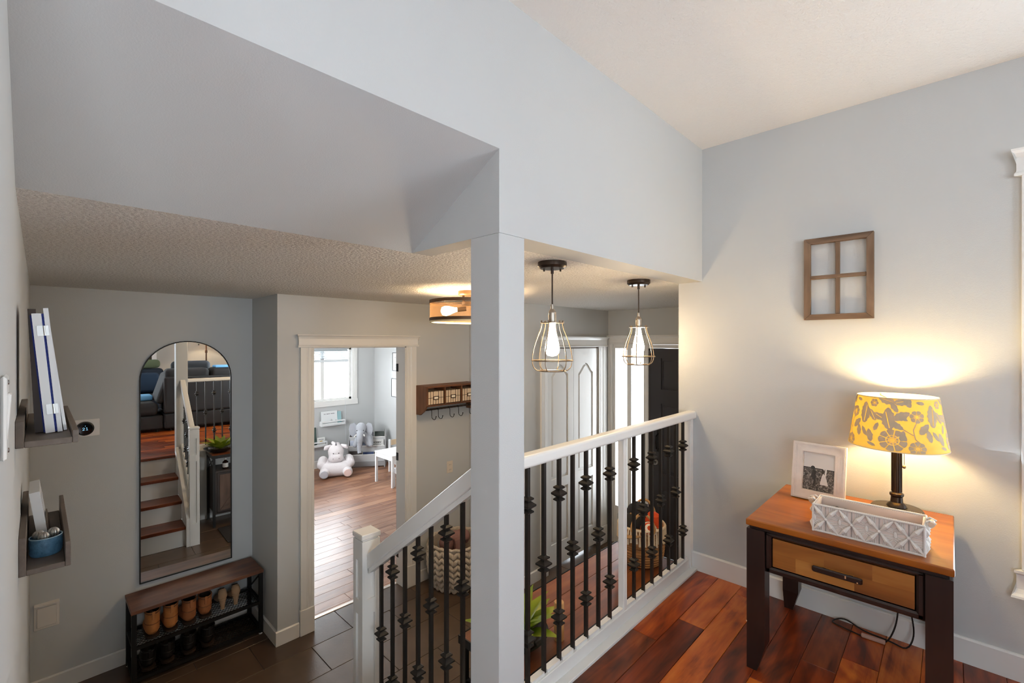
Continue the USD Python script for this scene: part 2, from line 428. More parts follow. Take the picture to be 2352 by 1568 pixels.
# ------------------------------------------------------------------ stairs
st = thing('staircase', 'short flight of brown wood treads with white risers, seen in the mirror', 'stairs', (0.5, 1.16, ZL), kind=None)
for k in range(4):
    v = 1.150 + 0.272 * k if k else 1.172; top = -0.215 * k
    obj('riser', bx(UL + 0.002, v - 0.02, top - 0.215, UC - 0.012, v, top - (0.030 if k else 0.028)), white, st, False)
    if k:
        obj('tread', bx(UL + 0.002, v - 0.282, top - 0.034, UC - 0.012, v + 0.028, top, 0.004), tread_wood, st, 30)
obj('nosing', bx(UL + 0.002, 1.166, -0.028, UC - 0.012, 1.200, 0.0, 0.004), tread_wood, st, 30)
skirt = Polygon([(1.172, -0.002), (1.172, 0.09), (1.20, 0.09), (2.03, 0.09 - 0.83 * 0.782), (2.03, ZL), (1.172, ZL)])
obj('skirt_board', prism(skirt, 'x', UC - 0.011, UC + 0.018), white, st, False)
knee = Polygon([(1.169, 0.068), (1.944, 0.068 - 0.775 * 0.736), (1.944, ZL), (1.169, ZL)])
obj('stringer', prism(knee, 'x', UC + 0.019, 1.128), white, st, False)

# ------------------------------------------------------------------ trims: baseboards, casings
BH, BT = 0.103, 0.014


def baseboard(name, pts, z, label, h=BH):
    """pts: the wall line, room side to the left of the direction of travel."""
    ms = []
    for (a, b) in zip(pts[:-1], pts[1:]):
        a, b = np.array(a, float), np.array(b, float); d = b - a; L = np.linalg.norm(d); d /= L; n = np.array([-d[1], d[0]])
        pr = prism([(0, 0), (BT, 0), (BT, h - 0.006), (BT - 0.006, h), (0, h)], 'x', -BT * 0.0, L)
        v = pr.vertices; pr.vertices = np.c_[a[0] + d[0] * v[:, 0] + n[0] * v[:, 1], a[1] + d[1] * v[:, 0] + n[1] * v[:, 1], z + v[:, 2]]
        ms.append(fixwind(pr))
    return struct(name, ms, white, label, False)


baseboard('baseboard_right', [(UR, -4.6), (UR, 1.085)], 0.0, 'white baseboard behind the end table')
baseboard('baseboard_back', [(-2.9, -4.6), (UR - BT, -4.6)], 0.0, None)
baseboard('baseboard_mirror', [(U1, VM), (UL, VM)], ZL, 'white baseboard on the taupe wall by the shoe bench')
baseboard('baseboard_return', [(U1, VD), (U1, VM - BT)], ZL, 'white baseboard on the short return wall')
baseboard('baseboard_doorway', [(1.336, VD), (U1 - BT, VD)], ZL, 'short white baseboard left of the playroom doorway')
baseboard('baseboard_doorway', [(2.99, VD), (2.374, VD)], ZL, 'white baseboard behind the knitted basket')
baseboard('baseboard_closet', [(3.19, VC), (2.99 - BT, VC), (2.99, VD)][:2], ZL, 'white baseboard left of the closet door')
baseboard('baseboard_playroom', [(KU, KV), (1.43, KV)], ZL, 'white baseboard in the playroom', 0.13)
baseboard('baseboard_playroom', [(KU, 3.61), (KU, KV)], ZL, 'white baseboard on the bright playroom wall', 0.13)


def cornice(w, axis, line, z0, z1, sgn, c0, c1):
    """Door head: a flat frieze between a small foot bead and a flaring crown with returned ends."""
    P = [(0, 0.002), (0.026, 0.002), (0.026, 0.012), (0.02, 0.018), (0.018, 0.024), (0.018, z1 - z0 - 0.032), (0.022, z1 - z0 - 0.024), (0.026, z1 - z0 - 0.016), (0.036, z1 - z0 - 0.008), (0.038, z1 - z0), (0, z1 - z0)]
    V, F = [], []
    for end in (0, 1):
        for o, zz in P:
            along = c0 - o * 0.8 if end == 0 else c1 + o * 0.8
            V.append((along, sgn * o, z0 + zz))
    k = len(P)
    for i in range(k):
        j = (i + 1) % k; F += [(i, j, k + j), (i, k + j, k + i)]
    for i in range(1, k - 1): F += [(0, i + 1, i), (k, k + i, k + i + 1)]
    V = np.array(V)
    W = np.c_[V[:, 0], line + V[:, 1], V[:, 2]] if axis == 'y' else np.c_[line + V[:, 1], V[:, 0], V[:, 2]]
    return fixwind(tri(W, F))


def casing(axis, line, a0, a1, z0, z1, sgn, inner):
    """A fluted upright; inner (+1 / -1) is the side where the thin bead lies."""
    w = a1 - a0
    prof = [(0, 0), (0, 0.018), (w * 0.45, 0.018), (w * 0.5, 0.0145), (w * 0.55, 0.017), (w * 0.6, 0.0145), (w * 0.8, 0.0135), (w * 0.84, 0.010), (w, 0.009), (w, 0)]
    if inner < 0: prof = [(w - x, o) for x, o in prof]
    pl = Polygon([(a0 + x, line + sgn * o) for x, o in prof]).buffer(0)
    m = prism(pl, 'z', z0, z1)
    if axis == 'x':
        v = m.vertices; m.vertices = np.c_[v[:, 1], v[:, 0], v[:, 2]]; fixwind(m)
    return m


def plinth(axis, line, a0, a1, z0, z1, sgn):
    b = (0.0, 0.024) if sgn > 0 else (-0.024, 0.0)
    return bx(a0, line + b[0], z0, a1, line + b[1], z1, 0.003) if axis == 'y' else bx(line + b[0], a0, z0, line + b[1], a1, z1, 0.003)


def door_trim(label, axis, line, sgn, i0, i1, cw, z0, ztop, head, plinths=True, cw1=None):
    cw1 = cw1 or cw
    t = group_struct(f'trim_{door_trim.n}', label); door_trim.n += 1
    obj('casing', casing(axis, line, i0 - cw, i0, z0, ztop, sgn, 1), white, t, 20); obj('casing', casing(axis, line, i1, i1 + cw1, z0, ztop, sgn, -1), white, t, 20)
    obj('head', cornice(0, axis, line, ztop, ztop + head, sgn, i0 - cw, i1 + cw1), white, t, 20)
    if plinths:
        obj('plinth_block', plinth(axis, line, i0 - cw - 0.006, i0, z0, z0 + 0.19, sgn), white, t, 20); obj('plinth_block', plinth(axis, line, i1, i1 + cw1 + 0.006, z0, z0 + 0.19, sgn), white, t, 20)
    return t


door_trim.n = 1
tr = door_trim('cream moulded casing and head around the playroom doorway', 'y', VD, -1, DU0, DU1, 0.100, ZL, DZ - 0.008, 0.098)
obj('jamb', [bx(DU0 - 0.001, VD - 0.004, ZL, DU0 + 0.004, VD + 0.137, DZ), bx(DU1 - 0.012, VD - 0.004, ZL, DU1 + 0.001, VD + 0.137, DZ), bx(DU0, VD - 0.004, DZ - 0.014, DU1, VD + 0.137, DZ + 0.001)], white, tr, False)
obj('threshold_strip', bx(DU0, VD + 0.12, ZL - 0.004, DU1 - 0.012, VD + 0.155, ZL + 0.004, 0.002), mat('threshold_metal', (190, 180, 170), 0.35, 0.6), tr, 20)
obj('hinge', [bx(DU1 - 0.0135, VD + 0.10, z, DU1 - 0.011, VD + 0.135, z + 0.07) for z in (-0.62, 0.25, 1.05)], mat('black_metal', (30, 28, 27), 0.5, 0.4), tr, False, label='black door hinges')
door_trim('white casing and head around the closet door', 'y', VC, -1, CU0, CU1, 0.095, ZL, CZ + 0.002, 0.105, True, 0.13)
door_trim('white casing and head around the front door', 'x', UE, -1, EV0, EV1, 0.045, ZL, EZ, 0.097, False, 0.055)
# the white window beside the camera on the right wall shows only its moulded left casing
wt = group_struct('trim_4', 'white moulded window casing at the right edge, partly out of frame')
obj('casing', casing('x', UR, -0.30, -0.195, 0.435, 1.955, -1, -1), white, wt, 20)
obj('casing', casing('x', UR, -2.255, -2.15, 0.435, 1.955, -1, 1), white, wt, 20)
obj('head', cornice(0, 'x', UR, 1.95, 2.055, -1, -2.255, -0.195), white, wt, 20)
apron = cornice(0, 'x', UR, 0.0, 0.105, -1, -2.255, -0.195); apron.vertices[:, 2] = 0.33 + 0.105 - apron.vertices[:, 2]
obj('apron', fixwind(apron), white, wt, 20)


# ------------------------------------------------------------------ windows
glass = pane('window_glass')


def window(n, axis, line, a0, a1, z0, z1, out, mull, label):
    w = group_struct(f'window_{n}', label)
    def piece(p0, q0, p1, q1, d0, d1):
        lo, hi = sorted((line + out * d0, line + out * d1))
        return bx(p0, lo, q0, p1, hi, q1) if axis == 'y' else bx(lo, p0, q0, hi, p1, q1)
    f = 0.035
    obj('frame', [piece(a0, z0, a0 + f, z1, 0.03, 0.10), piece(a1 - f, z0, a1, z1, 0.03, 0.10), piece(a0, z0, a1, z0 + f, 0.03, 0.10), piece(a0, z1 - f, a1, z1, 0.03, 0.10)] + [piece(m - 0.03, z0, m + 0.03, z1, 0.035, 0.09) for m in mull], white, w, False)
    E = [a0 + f] + sorted(m for m in mull) + [a1 - f]
    for i, (p, q) in enumerate(zip(E[:-1], E[1:])):
        obj('pane', piece(p + 0.02, z0 + f, q - 0.02, z1 - f, 0.062, 0.066), glass, w, False)
    return w


window(1, 'x', UR, -2.15, -0.30, 0.50, 1.86, 1, [-1.22], 'white framed living room window beside the camera')
window(2, 'y', -4.6, -1.9, 0.2, 0.5, 2.1, -1, [-0.85], None)  # unseen, added as the opening for the back daylight
window(3, 'x', -3.1, -3.25, -1.15, 0.5, 2.1, -1, [-2.2], None)  # unseen, added as the opening for the bluish side daylight
w4 = window(4, 'y', KV, 2.36, 3.966, 0.288, 1.22, 1, [3.44], 'bright playroom window with a raised white blind')
wt2 = [casing('y', KV, 3.966, 4.063, 0.205, 1.22, -1, -1), casing('y', KV, 2.263, 2.36, 0.205, 1.22, -1, 1), cornice(0, 'y', KV, 1.22, 1.32, -1, 2.263, 4.063), bx(2.25, KV - 0.022, 0.192, 4.072, KV, 0.288)]
obj('casing', wt2, white, w4, 20)
window(5, 'x', 1.43, 5.4, 7.0, 0.05, 1.35, -1, [6.2], None)  # unseen, added so daylight reaches the right playroom wall
bl = thing('window_blind', 'white slatted blind pulled half up in the playroom window', 'blind', (3.1, KV, 0.96))
blw = mat('blind_slat_white', (214, 219, 222), 0.5)
for k in range(6):
    s = bx(2.40, -0.024, -0.0015, 3.90, 0.024, 0.0015); obj('slat', moved(s, (0, KV + 0.022, 1.205 - 0.031 * k), rx=0.75), blw, bl, False)
obj('stacked_slats', [bx(2.40, KV - 0.004, 1.012 + 0.0065 * k, 3.90, KV + 0.044, 1.016 + 0.0065 * k) for k in range(4)], blw, bl, False)
obj('bottom_rail', bx(2.40, KV - 0.006, 0.965, 3.905, KV + 0.046, 1.008, 0.004), mat('blind_rail_grey', (216, 220, 222), 0.5), bl, 30, label='pale grey bottom rail')
obj('cord', [tube([(3.83, KV - 0.012, 0.99), (3.832, KV - 0.02, 0.3), (3.836, KV - 0.035, -0.45)], 0.0025), ball((3.836, KV - 0.035, -0.46), 0.007, 1)], blw, bl, 30)


# ------------------------------------------------------------------ doors
def panel_door(parent, axis, line, sgn, a0, a1, z0, z1, panels, material, thick=0.035, raise_in=0.03):
    """Stiles and rails around recessed fields with raised, bevelled middles. line is the room face; sgn points into the room."""
    flip = (lambda m: fixwind(tri(np.c_[m.vertices[:, 1], m.vertices[:, 0], m.vertices[:, 2]], m.faces))) if axis == 'x' else (lambda m: m)
    hole = unary_union(panels)
    y0, y1 = sorted((line, line - sgn * thick))
    obj('stiles_and_rails', flip(prism(sbox(a0, z0, a1, z1).difference(hole), 'y', y0, y1)), material, parent, False)
    for p in panels:
        lo, hi = sorted((line - sgn * 0.012, line - sgn * (thick - 0.008)))
        base = prism(p.buffer(0.001), 'y', lo, hi)
        q0, q1 = p.buffer(-0.012), p.buffer(-raise_in)
        c = np.array(q1.exterior.coords)[:-1]; o = np.array([q0.exterior.interpolate(q0.exterior.project(Point(*x))).coords[0] for x in c])
        k = len(c); V = [(x, line - sgn * 0.012, z) for x, z in o] + [(x, line - sgn * 0.003, z) for x, z in c]
        F = [t for i in range(k) for t in ((i, (i + 1) % k, k + (i + 1) % k), (i, k + (i + 1) % k, k + i))]
        top = trimesh.creation.triangulate_polygon(Polygon(c), engine='earcut'); tv, tf = top
        n0 = len(V); V += [(x, line - sgn * 0.003, z) for x, z in tv]; F += [tuple(n0 + np.array(f)) for f in tf]
        mid = tri(V, F); trimesh.repair.fix_normals(mid)
        ref = mid.face_normals[np.argmax(mid.area_faces)]
        if ref[1] * sgn < 0: mid.invert()
        obj('panel', flip(cat([base, mid])) if axis == 'y' else cat([flip(base), flip(mid)]), material, parent, False)


def arch(x0, x1, z0, zs, zt, n=10):
    """A panel whose head rises in a soft ogee."""
    xm = (x0 + x1) / 2; P = [(x0, z0), (x1, z0), (x1, zs)]
    for i in range(1, n):
        t = i / n; x = x1 + (x0 - x1) * t; P.append((x, zs + (zt - zs) * (0.5 - 0.5 * math.cos(2 * math.pi * t)) ** 0.8))
    P.append((x0, zs)); return Polygon(P)


cd = group_struct('door_1', 'white two-leaf closet door with arched panels')
um = (CU0 + CU1) / 2
for a, b in ((CU0 + 0.004, um - 0.002), (um + 0.002, CU1 - 0.004)):
    panel_door(cd, 'y', VC + 0.01, -1, a, b, ZL + 0.03, CZ - 0.012, [arch(a + 0.075, b - 0.09, 0.0, 1.0, 1.10), sbox(a + 0.075, -0.62, b - 0.09, -0.09)], white)
nickel = mat('brushed_nickel', (170, 166, 160), 0.3, 0.9)
obj('top_track', bx(CU0, VC + 0.012, CZ - 0.012, CU1, VC + 0.05, CZ + 0.0), mat('track_brown', (92, 74, 60), 0.6), cd, False, label='dark gap over the closet door')
struct('wall_closet_inside', bx(3.10, VC + 0.55, ZL, UE, VC + 0.6, ZC), mat('closet_dark', (60, 52, 46), 0.9), None, False)
charcoal = mat('charcoal_door_paint', (52, 50, 54), 0.38)
fd = group_struct('door_2', 'dark charcoal panelled front door')
DV0, DV1 = 1.335, 2.250
cols = [(DV0 + 0.13, DV0 + 0.40), (DV1 - 0.41, DV1 - 0.13)]
panel_door(fd, 'x', UE + 0.02, -1, DV0, DV1, ZL + 0.012, 1.25, [sbox(a, z0, b, z1) for a, b in cols for z0, z1 in ((0.835, 1.15), (-0.02, 0.69), (-0.70, -0.16))], charcoal, 0.045)
obj('deadbolt', [moved(lathe([(0, 0), (0.03, 0.0), (0.032, 0.006), (0.026, 0.014), (0, 0.014)], n=20), (UE + 0.02, 2.177, 0.09), ry=-math.pi / 2), bx(UE - 0.012, 2.172, 0.075, UE + 0.005, 2.182, 0.105, 0.002)], nickel, fd, 30)
obj('handle', [bx(UE + 0.012, 2.13, 0.20, UE + 0.02, 2.165, 0.42, 0.004), tube([(UE + 0.012, 2.148, 0.23), (UE - 0.03, 2.148, 0.24), (UE - 0.04, 2.148, 0.30), (UE - 0.036, 2.148, 0.37), (UE + 0.012, 2.148, 0.385)], 0.008, 8)], mat('black_metal', (30, 28, 27), 0.5, 0.4), fd, 30, label='black grip handle')
sl = group_struct('window_6', 'tall white sidelight window beside the front door')
obj('frame', wall_with_holes(sbox(2.252, ZL, EV1 - 0.002, EZ), [sbox(2.302, -0.46, 2.445, 1.25), sbox(2.494, -0.46, 2.637, 1.25), sbox(2.33, -0.78, 2.61, -0.54)], 'x', UE + 0.002, UE + 0.075), white, sl, False)
obj('lower_panel', [bx(UE + 0.016, 2.32, -0.79, UE + 0.04, 2.62, -0.53), bx(UE + 0.008, 2.36, -0.75, UE + 0.03, 2.58, -0.57, 0.006)], white, sl, 20)
for a, b in ((2.302, 2.445), (2.494, 2.637)): obj('pane', bx(UE + 0.036, a, -0.46, UE + 0.04, b, 1.25), glass, sl, False)
obj('upper_jamb', bx(UE + 0.002, EV0 + 0.002, 1.252, UE + 0.1, 2.25, EZ - 0.001), white, sl, False)
obj('hinge_jamb', bx(UE + 0.002, EV0 + 0.001, ZL, UE + 0.1, DV0 - 0.002, 1.252), white, sl, False)

# ------------------------------------------------------------------ landing railing
iron = mat('black_iron', (40, 36, 33), 0.42, 0.35, bump=(300, 0.0002))


def knuckle(x, y, z, s=1.0):
    """The square stacked collar on an iron baluster."""
    P = [(0.0078, -0.032), (0.0165, -0.026), (0.0165, -0.021), (0.0085, -0.015), (0.0225, -0.003), (0.0225, 0.003), (0.0085, 0.015), (0.0165, 0.021), (0.0165, 0.026), (0.0078, 0.032)]
    prof = [(0, P[0][1])] + P + [(0, P[-1][1])]
    m = lathe([(r * math.sqrt(2) * s, h * s) for r, h in prof], (0, 0, 0), 4); m = moved(m, (x, y, z), math.pi / 4); return m


lr = thing('landing_railing', 'white railing with black iron balusters between the pillar and right wall', 'railing', (1.88, 1.10, 0.0))
RV = 1.108
obj('floor_cap', bx(UC2, 1.052, -0.006, UR - 0.001, VB + 0.012, 0.012, 0.002), white, lr, 20, label='flat white board along the floor edge')
obj('handrail', prism(sbox(1.074, 0.881, 1.104, 0.902).buffer(0.012, quad_segs=5), 'x', UC2, UR - 0.001), white, lr, 30)
obj('base_rail', bx(UC2, 1.088, 0.012, UR - 0.001, 1.132, 0.066, 0.002), white, lr, 20)
bu = [1.232, 1.323, 1.416, 1.505, 1.599, 1.692, 1.784, 2.002, 2.094, 2.186, 2.283, 2.378, 2.464, 2.560]
E = [UC2] + bu + [UR - 0.045]
for i, x in enumerate(bu):
    b = sub('baluster', bx(x - 0.0068, RV - 0.0068, 0.066, x + 0.0068, RV + 0.0068, 0.872), iron, lr, False)
    for z in ((0.72, 0.235) if i in (0, 2, 4, 6, 7, 9, 11, 13) else (0.476,)): obj('knuckle', knuckle(x, RV, z), iron, b, False)
posts = [1.895, UR - 0.018]
xs = sorted(bu + [1.895]); ends = [UC2] + xs + [UR - 0.038]
for a, b in zip(ends[:-1], ends[1:]):
    obj('fillet', bx(a + (0.009 if a != UC2 else 0), RV - 0.012, 0.066, b - 0.009, RV + 0.012, 0.078), white, lr, False)
obj('post', bx(1.882, RV - 0.016, 0.066, 1.910, RV + 0.016, 0.872, 0.002), white, lr, 20)
obj('post', bx(UR - 0.038, 1.080, 0.012, UR - 0.001, 1.118, 0.872, 0.002), white, lr, 20)

# ------------------------------------------------------------------ stair railing
sr = thing('stair_railing', 'sloping white handrail with black balusters and a panelled newel post', 'railing', (1.078, 1.56, -0.4))
SL = 0.736
zt = lambda v: 0.873 - SL * (v - 1.213)                          # top edge of the sloping rail


def sheared(m):
    v = m.vertices; m.vertices = np.c_[v[:, 0], v[:, 1], v[:, 2] + zt(v[:, 1])]; return m


hr = sbox(1.052, -0.072, 1.104, 0.0).buffer(-0.008).buffer(0.008, quad_segs=4)
obj('handrail', sheared(prism(hr, 'y', VB + 0.001, 1.944)), white, sr, 30)
obj('rail_moulding', sheared(prism(sbox(1.06, -0.094, 1.096, -0.0722), 'y', VB + 0.001, 1.944)), white, sr, False)
obj('shoe_rail', sheared(prism(sbox(1.056, -0.835, 1.10, -0.79), 'y', VB + 0.001, 1.944)), white, sr, False)
sv = [1.86, 1.766, 1.668, 1.572, 1.483, 1.385, 1.289]
for i, v in enumerate(sv):
    b = sub('baluster', bx(1.0712, v - 0.0068, zt(v) - 0.79, 1.0848, v + 0.0068, zt(v) - 0.09), iron, sr, False)
    for dz in ((-0.161, -0.648) if i % 2 else (-0.405,)): obj('knuckle', knuckle(1.078, v, zt(v) + dz), iron, b, False)
se = [VB] + sv[::-1] + [1.944]
for a, b in zip(se[:-1], se[1:]): obj('fillet', sheared(prism(sbox(1.064, -0.79, 1.092, -0.776), 'y', a + 0.009, b - 0.009)), white, sr, False)
N0, N1, M0, M1 = 1.030, 1.120, 1.945, 2.032
obj('newel_core', bx(N0 + 0.011, M0 + 0.011, ZL, N1 - 0.011, M1 - 0.011, 0.392), white, sr, False)
holes = lambda a, b: [sbox(a + 0.026, z0, b - 0.026, z1) for z0, z1 in ((-0.62, 0.05), (0.12, 0.30))]
for x in (N0, N1 - 0.0112): obj('newel_panel_frame', wall_with_holes(sbox(M0, ZL, M1, 0.392), holes(M0, M1), 'x', x, x + 0.0112), white, sr, False)
for y in (M0, M1 - 0.0112): obj('newel_panel_frame', wall_with_holes(sbox(N0 + 0.0113, ZL, N1 - 0.0113, 0.392), holes(N0, N1), 'y', y, y + 0.0112), white, sr, False)
obj('newel_neck', bx(N0 + 0.006, M0 + 0.006, 0.392, N1 - 0.006, M1 - 0.006, 0.40), white, sr, False)
obj('newel_cap', bx(N0 - 0.003, M0 - 0.003, 0.40, N1 + 0.003, M1 + 0.003, 0.424, 0.003), white, sr, 20)
# ------------------------------------------------------------------ end table
dark = wood('espresso_wood', (26, 16, 13), (38, 24, 20), (52, 34, 28), axis='z', rough=0.32)
top_wood = wood('golden_brown_table_top', (98, 46, 8), (152, 82, 11), (178, 108, 20), axis='y', rough=0.34, coat=0.1, scale=0.8)
gold = [wood(f'golden_drawer_wood_{"abc"[i]}', *c, axis='y', rough=0.35, scale=0.9, offset=i * 2.7) for i, c in enumerate([((112, 62, 22), (150, 92, 38), (172, 116, 56)), ((126, 76, 30), (166, 108, 48), (188, 134, 70)), ((104, 56, 20), (138, 82, 34), (158, 104, 50))])]
T0, T1, S0, S1 = 1.985, 2.608, -0.008, 0.600
et = thing('end_table', 'square end table with golden brown top, dark legs and one drawer', 'table', (2.3, 0.296, 0))
top = rbx(T0, S0, 0.574, T1, S1, 0.600, 0.005, 1)
obj('table_top', top, top_wood, et)
obj('under_top', bx(T0 + 0.012, S0 + 0.012, 0.562, T1 - 0.006, S1 - 0.012, 0.5745), dark, et, False)
for x in (T0 + 0.004, T1 - 0.072):
    for y in (S0 + 0.003, S1 - 0.069):
        inx, iny = (1 if x < 2.3 else -1), (1 if y < 0.3 else -1)
        x1, y1 = x + 0.066, y + 0.066
        P = [(x, y), (x1, y), (x1, y1), (x, y1)]
        V = [(a, b, 0.562) for a, b in P] + [(a, b, 0.10) for a, b in P]
        cx, cy = (x if inx > 0 else x1), (y if iny > 0 else y1)
        V += [(cx + (a - cx) * 0.55, cy + (b - cy) * 0.55, 0.0) for a, b in P]
        obj('leg', trimesh.convex.convex_hull(np.array(V)), dark, et, False)
A = S0 + 0.069, S1 - 0.069
obj('apron', [bx(T0 + 0.012, A[0], 0.405, T1 - 0.03, A[1], 0.418), bx(T0 + 0.02, A[0], 0.405, T1 - 0.03, A[0] + 0.012, 0.562), bx(T0 + 0.02, A[1] - 0.012, 0.405, T1 - 0.03, A[1], 0.562), bx(T1 - 0.03, A[0], 0.405, T1 - 0.015, A[1], 0.562),
              bx(T1 - 0.066, S0 + 0.06, 0.41, T1 - 0.05, S1 - 0.06, 0.56)], dark, et, False)
for y0, y1 in ((S0 + 0.02, S0 + 0.034), (S1 - 0.034, S1 - 0.02)): obj('side_apron', bx(T0 + 0.06, y0, 0.41, T1 - 0.06, y1, 0.562), dark, et, False)
fm = []
for a, b, c, d in ((A[0], 0.405, A[1], 0.428), (A[0], 0.546, A[1], 0.562), (A[0], 0.405, A[0] + 0.022, 0.562), (A[1] - 0.022, 0.405, A[1], 0.562)):
    fm.append(bx(T0 + 0.006, a, b, T0 + 0.03, c, d, 0.006))
obj('drawer_surround', fm, dark, et, False)
D0, D1 = A[0] + 0.026, A[1] - 0.026
dr = sub('drawer', bx(T0 + 0.016, D0, 0.432, T0 + 0.5, D1, 0.542), gold[0], et, False)
cuts = [(D0, D0 + 0.11, 0.487, 0.542, 0), (D0 + 0.11, D0 + 0.25, 0.487, 0.542, 2), (D0 + 0.25, D1, 0.487, 0.542, 0), (D0, D0 + 0.16, 0.432, 0.487, 2), (D0 + 0.16, D0 + 0.34, 0.432, 0.487, 1), (D0 + 0.34, D1, 0.432, 0.487, 0)]
for a, b, c, d, k in cuts: obj('stave', bx(T0 + 0.0135, a, c, T0 + 0.017, b, d), gold[k], dr, False)
obj('handle', [bx(T0 - 0.008, 0.222, 0.468, T0 + 0.004, 0.371, 0.489, 0.004), bx(T0 + 0.003, 0.25, 0.473, T0 + 0.015, 0.262, 0.485), bx(T0 + 0.003, 0.33, 0.473, T0 + 0.015, 0.342, 0.485)], dark, dr, 20, label='dark bar handle with two bare chips')
obj('chip', [bx(T0 - 0.0085, 0.268, 0.476, T0 - 0.0078, 0.272, 0.486), bx(T0 - 0.0085, 0.234, 0.471, T0 - 0.0078, 0.238, 0.475)], mat('bare_wood_chip', (200, 150, 110), 0.7), dr, False)
obj('floor_nick', [ball((T0 + 0.0038, 0.598, 0.185), 0.003, 1, (0.3, 1, 1.3)), ball((T0 + 0.0038, 0.03, 0.17), 0.0025, 1, (0.3, 1, 1.4)), ball((T0 + 0.0038, 0.012, 0.135), 0.0025, 1, (0.3, 1.2, 1))], mat('bare_wood_chip', (200, 150, 110), 0.7), et)

# ------------------------------------------------------------------ table lamp
LX, LY = 2.462, 0.163
bronze = mat('lamp_bronze', (58, 48, 42), 0.3, 0.75)
lp = thing('table_lamp', 'lit bronze table lamp with a yellow floral shade', 'lamp', (LX, LY, 0.60))
obj('base', lathe([(0, 0), (0.083, 0), (0.086, 0.004), (0.086, 0.024), (0.082, 0.030), (0.03, 0.034), (0, 0.034)], (LX, LY, 0.60), 40), bronze, lp)
obj('column', lathe([(0.03, 0.03), (0.034, 0.035), (0.030, 0.044), (0.021, 0.052), (0.019, 0.074), (0.0235, 0.08), (0.0235, 0.088), (0.016, 0.093), (0.0155, 0.262), (0.018, 0.268), (0.018, 0.285), (0.012, 0.29), (0.012, 0.34), (0, 0.34)], (LX, LY, 0.60), 32), bronze, lp)
obj('fluting', [cyl((LX + 0.0155 * math.cos(t), LY + 0.0155 * math.sin(t), 0.695), (LX + 0.0155 * math.cos(t), LY + 0.0155 * math.sin(t), 0.862), 0.0022, n=6) for t in np.arange(12) * math.pi / 6], bronze, lp)
SB, ST, RB, RT = 0.885, 1.090, 0.161, 0.131
shade_m = usdkit.material(stage, '/World/Looks/yellow_shade_cloth', {
    'd': ('diffuse_bsdf', {'color': lin(222, 196, 120)}), 't': ('translucent_bsdf', {'color': (0.78, 0.64, 0.11)}), 'm': ('mix_closure', {'fac': 0.30})},
    [('d.BSDF', 'm.closure1'), ('t.BSDF', 'm.closure2')], surface='m.closure')
print_m = usdkit.material(stage, '/World/Looks/grey_shade_print', {
    'd': ('diffuse_bsdf', {'color': lin(196, 182, 158)}), 't': ('translucent_bsdf', {'color': (0.30, 0.24, 0.14)}), 'm': ('mix_closure', {'fac': 0.16})},
    [('d.BSDF', 'm.closure1'), ('t.BSDF', 'm.closure2')], surface='m.closure')
sh = sub('shade', lathe([(RB, SB), (RT, ST), (RT - 0.0012, ST), (RB - 0.0012, SB), (RB, SB)], (LX, LY, 0), 64), shade_m, lp)
obj('rim', [tube([(LX + r * math.cos(t), LY + r * math.sin(t), z) for t in np.arange(48) * math.pi / 24], 0.0018, 5, True) for r, z in ((RB, SB), (RT, ST))], mat('shade_trim', (206, 190, 160), 0.6), sh)
obj('fitter', [tube([(LX, LY, 1.06), (LX + RT * math.cos(t), LY + RT * math.sin(t), 1.08)], 0.0015, 5) for t in (0.5, 2.6, 4.7)] + [cyl((LX, LY, 0.93), (LX, LY, 0.955), 0.016)], bronze, lp)
obj('bulb', lathe([(0, 0.952), (0.014, 0.955), (0.016, 0.97), (0.028, 1.0), (0.03, 1.02), (0.022, 1.04), (0, 1.05)], (LX, LY, 0), 20), emit('lamp_bulb_glow', (1.0, 0.76, 0.40), 380.0), lp)


def leaf(L, W, teeth=4, bend=0.0):
    """A toothed leaf outline lying along +x."""
    up, dn = [], []
    for i in range(teeth * 2 + 1):
        t = i / (teeth * 2); w = W * math.sin(math.pi * min(1, t * 0.92 + 0.06)) ** 0.8 * (1.0 if i % 2 else 0.78)
        y = bend * t * t; up.append((t * L, y + w / 2)); dn.append((t * L, y - w / 2))
    return Polygon([(0, 0)] + up + [(L, bend)] + dn[::-1]).buffer(0)


def flower(r, petals, inner=0.45):
    ps = [affinity.rotate(affinity.translate(Point(0, 0).buffer(r * 0.42, quad_segs=5), r * 0.6, 0), 360 / petals * i, origin=(0, 0)) for i in range(petals)]
    f = unary_union(ps)
    lines = unary_union([affinity.rotate(LineString([(r * 0.25, 0), (r * 1.05, 0)]), 360 / petals * (i + 0.5), origin=(0, 0)).buffer(r * 0.035) for i in range(petals)] + [Point(0, 0).buffer(r * inner).boundary.buffer(r * 0.03), Point(0, 0).buffer(r * inner * 0.55).boundary.buffer(r * 0.03)])
    return f.difference(lines)


def vein(p, L): return p.difference(LineString([(L * 0.1, 0), (L * 0.85, 0)]).buffer(L * 0.018))


def put(p, x, y, ang, s=1.0): return affinity.translate(affinity.rotate(affinity.scale(p, s, s, origin=(0, 0)), ang, origin=(0, 0)), x, y)


